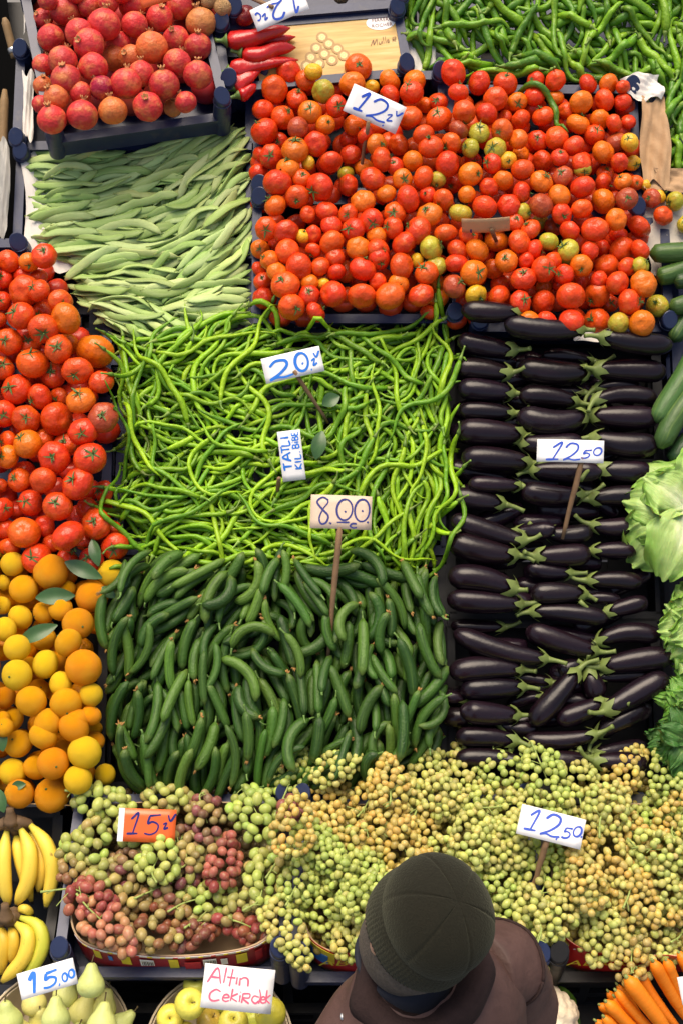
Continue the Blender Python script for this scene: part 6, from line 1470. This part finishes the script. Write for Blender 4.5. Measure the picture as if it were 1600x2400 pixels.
# ================================================================== the man in the knitted cap
def person():
    HC = ray(992, 2163, 2.22); a = norm(np.array([.30, -.12, .92])); f = np.array([-.42, .90, 0]); f = norm(f - a * (f @ a)); s = np.cross(f, a)     # s: his right-hand side
    NB = np.array([.130, -1.380, 1.285]); H = lambda x, y, z: HC + s * x + f * y + a * z
    OFF = np.array([-.020, .030, -.050]); warp = lambda V: np.asarray(V) + OFF * np.clip((np.asarray(V)[..., 2:3] - .8) / .4, 0, 1)
    n = 40; rings = []
    def ring(c, ex, ey, rx, ry, mod=None):
        t = np.arange(n) / n * 2 * math.pi; k = np.ones(n) if mod is None else mod(t); rings.append(c + np.outer(np.cos(t) * rx * k, ex) + np.outer(np.sin(t) * ry * k, ey))
    X0, Y0 = np.array([.82, .572, 0]), np.array([-.572, .82, 0])
    for z, rx, ry in ((.62, .03, .03), (.70, .15, .11), (.90, .165, .12), (1.10, .185, .125), (1.22, .19, .12), (1.29, .13, .09)):
        ring(np.array([.165, -1.45, z]), X0, Y0, rx, ry); rings[-1] = warp(rings[-1])
    ring(NB - np.array([0, 0, .01]), X0, Y0, .065, .065)
    nose = lambda amt: (lambda t: 1 + amt * np.exp(-((np.mod(t - math.pi / 2 + math.pi, 2 * math.pi) - math.pi) / .17) ** 2))
    for z, rx, ry, oy, m in ((-.150, .054, .058, -.006, None), (-.120, .056, .066, .006, nose(.06)), (-.105, .060, .082, .014, nose(.10)), (-.085, .065, .086, .009, nose(.03)), (-.070, .068, .087, .008, nose(.08)), (-.050, .071, .088, .006, nose(.16)), (-.030, .072, .088, .004, nose(.10)), (-.010, .073, .087, .000, None), (.02, .074, .086, -.003, None), (.055, .072, .084, -.003, None), (.085, .062, .074, -.003, None), (.108, .040, .052, 0, None), (.116, .004, .006, 0, None)):
        ring(H(0, oy, z), s, f, rx, ry, m)
    V = np.concatenate(rings); N = len(rings); F = [(i * n + j, i * n + (j + 1) % n, (i + 1) * n + (j + 1) % n, (i + 1) * n + j) for i in range(N - 1) for j in range(n)]
    parts = [(V, F)]
    for sg in (-1, 1):                                                      # ears, arms, legs
        Ve, Fe = sphere(16, 10); Ve = Ve * np.array([.008, .018, .030]); parts.append((np.array([H(sg * (.076 + q[0]), q[1] - .005, q[2] - .040) for q in Ve]), Fe))
        S = np.array([.165, -1.45, 1.245]) + X0 * .17 * sg; E_ = S + X0 * .07 * sg + np.array([0, -.04, -.26]); W_ = E_ + np.array([-.10 * sg, .19, -.10])
        S, E_, W_ = (warp(q[None])[0] for q in (S, E_, W_)); parts.append(tube(smoothpath([S, (S + E_) / 2, E_, (E_ + W_) / 2, W_], 10), [.05, .05, .047, .044, .042, .042, .038, .034, .03, .028], 10)[:2])
        pc = W_ + np.array([-.03 * sg, .05, -.02]); parts.append(tube(np.array([W_, (W_ + pc) / 2, pc]), [.026, .036, .030], 10)[:2])
        for k in range(5):
            d = norm(np.array([-.35 * sg + .16 * (k - 2) * sg, .6, -.45])) if k < 4 else norm(np.array([-.8 * sg, .2, .1])); b = pc + X0 * (k - 1.5) * .017 * sg if k < 4 else W_ + np.array([-.02 * sg, .015, .01]); ln = (.07, .08, .076, .06, .06)[k]
            parts.append(tube(np.array([b, b + d * ln * .5, b + d * ln * .9 + np.array([0, -.006, -.012])]), [.009, .0085, .007], 7)[:2])
        hp = np.array([.165, -1.45, .86]) + X0 * .09 * sg; parts.append(tube(smoothpath([hp, hp + np.array([.01 * sg, .02, -.40]), np.array([hp[0] + .02 * sg, hp[1] - .01, .06])], 9), [.085, .082, .078, .068, .058, .055, .052, .042, .036], 12)[:2])
    V, F, _, _ = join(parts); base = np.array([.165, -1.45, 0.0])
    body = link('person', mesh('person', V - base, F, 'skin')); body.location = base; tag(body, 'man in dark knitted cap and brown jacket seen from above at the grapes', 'person')
    P_ = lambda name, V, F, mat, sm=True, par=body: link(name, mesh(name, np.asarray(V) - base, F, mat, sm), par)
    # cap: ribbed cuff and seamed crown
    m = 240; prof = [(.90, .030, .3), (.985, -.030, 1), (1.02, -.018, 1), (1.035, .000, 1), (1.04, .020, 1), (1.025, .034, 1), (.985, .042, .3), (.99, .046, 0), (1.005, .056, 0), (1.0, .072, 0), (.96, .090, 0), (.88, .108, 0), (.76, .123, 0), (.60, .135, 0), (.42, .143, 0), (.24, .148, 0), (.10, .1495, 0), (.03, .1485, 0), (.001, .148, 0)]
    Vc = []; t = np.arange(m) / m * 2 * math.pi
    for i, (k, z, rib) in enumerate(prof):
        seam = 0 if i < 8 else .028 * np.exp(-((np.mod(t * 6 / (2 * math.pi), 1) - .5) / .035) ** 2) * (1 if k > .2 else .5)
        rr = .94 * k * (1 + .009 * rib * np.cos(80 * t) - seam * .55) * (1 + .012 * np.sin(3 * t + z * 40)); zz = z - (.014 * np.clip(-np.sin(t), 0, 1) + .022 * np.clip(np.sin(t), 0, 1)) * (z < .04) - .006 * (seam if i >= 8 else 0) / .02 * .25
        Vc.append(HC + np.outer(np.cos(t) * .0970 * rr, s) + np.outer(np.sin(t) * .1080 * rr - .004, f) + np.outer(zz, a))
    Vc = np.concatenate(Vc); Fc = [(i * m + j, i * m + (j + 1) % m, (i + 1) * m + (j + 1) % m, (i + 1) * m + j) for i in range(len(prof) - 1) for j in range(m)]
    split = 6 * m; cap = P_('knitted_cap', Vc[split:], [tuple(q - split for q in fc) for fc in Fc if min(fc) >= split], 'knit_wool'); P_('ribbed_cuff', Vc[:split + m], [fc for fc in Fc if max(fc) < split + m], 'knit_wool', True, cap)
    # short grey hair and stubble below the cap
    Vh = []; hn = 64; t = np.arange(hn) / hn * 2 * math.pi
    for z, k, in ((-.150, .98), (-.120, 1.0), (-.085, 1.02), (-.07, 1.035), (-.045, 1.045), (-.02, 1.05), (.01, 1.04), (.03, 1.0)):
        bk = np.clip(-np.sin(t) + (.15 if z > -.088 else 2.5), 0, 1) ** .3; rr = k * bk + .92 * (1 - bk)
        lo_ = np.interp(z, [-.15, -.085], [.92, 1.0]); Vh.append(H(0, .002 - .012 * (z < -.08), z) + np.outer(np.cos(t) * .0745 * rr * lo_, s) + np.outer(np.sin(t) * .0890 * rr * lo_ , f))
    Vh = np.concatenate(Vh); P_('hair', Vh, [(i * hn + j, i * hn + (j + 1) % hn, (i + 1) * hn + (j + 1) % hn, (i + 1) * hn + j) for i in range(7) for j in range(hn)], 'grey_hair')
    # jacket
    n2 = 96; t = np.arange(n2) / n2 * 2 * math.pi; Vj = []
    prof_ = smoothpath(np.array(((.80, .205, .150, .165, -1.45), (.83, .208, .152, .165, -1.45), (.95, .195, .142, .165, -1.45), (1.08, .200, .145, .165, -1.45), (1.17, .208, .146, .165, -1.452), (1.235, .205, .140, .165, -1.452), (1.28, .185, .128, .165, -1.446), (1.315, .150, .110, .167, -1.436), (1.345, .110, .092, .155, -1.415), (1.36, .070, .065, .150, -1.410))), 44)
    for z, rx, ry, cx, cy in prof_:
        c, sn = np.cos(t), np.sin(t); k = (np.abs(c) ** 2.6 + np.abs(sn) ** 2.6) ** (-1 / 2.6); fold = 1 + .010 * np.sin(5 * t + z * 22) + .007 * np.sin(11 * t - z * 31) + .007 * np.abs(np.sin(4 * t + 26 * z + 1.5 * np.sin(3 * t))) + .005 * np.sin(17 * t + 55 * z + 2 * np.sin(5 * t))
        Vj.append(np.array([cx, cy, z]) + np.outer(c * k * rx * fold, X0) + np.outer(sn * k * ry * fold, Y0))
    Vj = warp(np.concatenate(Vj)); jk = P_('jacket', Vj, [(i * n2 + j, i * n2 + (j + 1) % n2, (i + 1) * n2 + (j + 1) % n2, (i + 1) * n2 + j) for i in range(43) for j in range(n2)], 'jacket')
    for sg in (-1, 1):
        S = np.array([.165, -1.45, 1.262]) + X0 * .135 * sg; E_ = np.array([.165, -1.45, .98]) + X0 * .225 * sg - Y0 * .03; W_ = np.array([.165, -1.45, .90]) + X0 * .17 * sg + Y0 * .16
        q = smoothpath([S, S + X0 * .06 * sg + np.array([0, 0, -.05]), (S + E_) / 2 + X0 * .03 * sg, E_, (E_ + W_) / 2, W_], 44); q = warp(q); ss = np.linspace(0, 1, 44)
        tv = tube(q, np.interp(ss, [0, .15, .5, .8, 1], [.072, .082, .074, .064, .056]) * (1 + .025 * np.sin(ss * 38) + .02 * np.abs(np.sin(ss * 61))), 28, roll=ss * 3, sect=lambda a: 1 + .03 * np.cos(3 * a) + .02 * np.cos(5 * a + 1)); P_('sleeve', tv[0], tv[1], 'jacket', True, jk)
        # raised seam where the sleeve meets the shoulder
        lp_ = tv[0][8 * 28:9 * 28]; cn = lp_.mean(0); lp_ = cn + (lp_ - cn) * 1.015; lp_ = np.concatenate([lp_, lp_[:1]]); ts = tube(smoothpath(lp_, 60), .0035, 6); P_('seam', ts[0], ts[1], 'collar', True, jk)
    # dark roll-neck under the collar
    nc = 40; t = np.arange(nc) / nc * 2 * math.pi; Vk = []
    for f_, r_ in ((0, .082), (.25, .080), (.5, .078), (.70, .076), (.74, .066), (.5, .062), (.2, .062)):
        cc = NB + (H(0, 0, -.15) - NB) * (f_ * 1.2) - np.array([0, 0, .015]); Vk.append(cc + np.outer(np.cos(t) * r_, X0) + np.outer(np.sin(t) * r_, Y0))
    P_('shirt_collar', np.concatenate(Vk), [(i * nc + j, i * nc + (j + 1) % nc, (i + 1) * nc + (j + 1) % nc, (i + 1) * nc + j) for i in range(6) for j in range(nc)], 'trousers', True, jk)
    # thick turned-up collar, higher behind and on his right
    nc = 72; t = np.arange(nc) / nc * 2 * math.pi; Vk = []; up = norm(np.array([.10, -.02, 1])); cb = NB + np.array([.012, -.004, -.005])
    for r_, z in ((.050, -.005), (.102, -.016), (.122, .000), (.120, .040), (.108, .064), (.092, .068), (.078, .056), (.062, .032), (.050, -.005)):
        hi = 1 + .45 * np.cos(t - .35); wob = 1 + .03 * np.sin(5 * t) + .02 * np.sin(9 * t + 1)
        Vk.append(cb + np.outer(np.cos(t) * r_ * wob * 1.08, X0) + np.outer(np.sin(t) * r_ * wob * .92, Y0) + np.outer(z * np.where(z > .02, hi, 1), up))
    Vk = np.concatenate(Vk); P_('collar', Vk, [(i * nc + j, i * nc + (j + 1) % nc, (i + 1) * nc + (j + 1) % nc, (i + 1) * nc + j) for i in range(8) for j in range(nc)], 'collar', True, jk)
    bpy.context.view_layer.update(); ok_, zp, _, _ = jk.ray_cast(Vector(CP - base), Vector(norm(ray(800, 2385, 1) - CP))); zp = (np.array(zp) + base if ok_ else NB) + np.array([0, 0, .006]); tv = tube(np.array([zp, zp + np.array([.004, .002, -.012]), zp + np.array([.006, .004, -.024])]), [.006, .0075, .005], 8, sy=.4); P_('zip_pull', tv[0], tv[1], 'steel', True, jk)
    for sg in (-1, 1):
        hp = np.array([.165, -1.45, .86]) + X0 * .09 * sg; tv = tube(smoothpath([hp, hp + np.array([.01 * sg, .02, -.40]), np.array([hp[0] + .02 * sg, hp[1] - .01, .07])], 12), [.105, .104, .10, .096, .092, .088, .084, .08, .078, .076, .075, .072], 18); P_('trouser_leg', tv[0], tv[1], 'trousers')
        ft = np.array([hp[0] + .02 * sg, hp[1] + .04, .045]); tv = tube(np.array([ft + np.array([0, -.09, 0]), ft + np.array([0, -.07, .0]), ft, ft + np.array([0, .08, -.004]), ft + np.array([0, .13, -.012])]), [.02, .040, .044, .042, .018], 14, np.array([0, 0, 1.0]), 1.0, .9); P_('shoe', tv[0], tv[1], 'shoe')
person()

# ================================================================== labels
LAND['top'] = [('the 12 price card', 878, 255), ('the blank cardboard tag', 1137, 528), ('the lone chilli on the tomatoes', 1275, 260), ('the crate corner by the beans', 605, 735), ('the topmost eggplant', 1140, 745), ('the crate knob beside the courgettes', 1560, 748), ('the gold carton lid', 800, 95), ('the brown paper bag', 1525, 330), ('the crate knobs beside the beans', 605, 460), ('the top of the curly peppers', 850, 740)]
LAND['left'] = [('the folded leaf', 195, 1335), ('the crate knob above the tomatoes', 30, 565), ('the biggest tomato', 224, 824), ('the pepper stalks beside the tomatoes', 262, 1010), ('the picture edge mid-heap', 0, 950)]
LAND['pom'] = [('the left crate rail', 75, 170), ('the front corner knob by the red peppers', 475, 215), ('the slotted front rail', 270, 300), ('the potato', 523, 18), ('the orange card corner', 360, 0), ('the middle of the pomegranates', 280, 130)]
LAND['tang'] = [('the oval citrus leaf', 88, 1485), ('the first cucumber', 245, 1450), ('the twine', 90, 1880), ('the folded leaf', 195, 1335), ('the lower tangerines', 60, 1700)]
LAND['bean'] = [('the pomegranate crate rail', 270, 320), ('the tomato crate knobs', 590, 460), ('the white liner paper', 60, 490), ('the small left tomato', 105, 595), ('the biggest tomato', 224, 824), ('the topmost curly peppers', 430, 760), ('the middle of the beans', 330, 540)]
LAND['egg'] = [('the eggplant price card', 1335, 1057), ('the blank cardboard tag', 1137, 528), ('the large pale lettuce', 1560, 1200), ('the dark leafy bunch', 1560, 1735), ('the eggplant stick tip', 1325, 1230), ('the last cucumbers', 1030, 1780), ('the 8.00 card', 873, 1200), ('the crate knob beside the courgettes', 1560, 748)]
LAND['pep'] = [('the 20 price card', 686, 855), ('the TATLI card', 683, 1068), ('the 8.00 card', 799, 1200), ('the topmost eggplant', 1080, 745), ('the biggest tomato', 230, 824), ('the folded leaf', 240, 1300), ('the eggplant price card', 1200, 1057), ('the hollow in the peppers', 880, 960)]
LAND['chil'] = [('the 12 price card', 878, 255), ('the gold carton lid', 900, 95), ('the brown paper bag', 1530, 330), ('the chilli heap middle', 1250, 60), ('the top right corner', 1600, 0), ('the tomatoes below the chillies', 1300, 190)]
LAND['cuke'] = [('the 8.00 card', 799, 1215), ('the stick tip', 772, 1505), ('the oval citrus leaf', 130, 1485), ('the orange 15 card', 345, 1935), ('the man in the cap', 995, 2000), ('the cucumber heap middle', 520, 1560), ('the last tangerines', 250, 1810), ('the lowest eggplants', 1080, 1700)]
LAND['gl'] = [('the orange 15 card', 345, 1935), ('the left knob', 173, 2195), ('the right knob', 658, 2210), ("the red grape crate middle", 420, 2060), ('the lowest cucumbers', 550, 1860)]
LAND['gr'] = [('the grape price card', 1290, 1937), ('the man in the cap', 995, 2150), ('the carrots', 1480, 2260), ('the grape heap peak', 760, 1790), ('the dark leafy bunch', 1560, 1820), ('the tall knob left of the man', 715, 2200)]
write_labels()
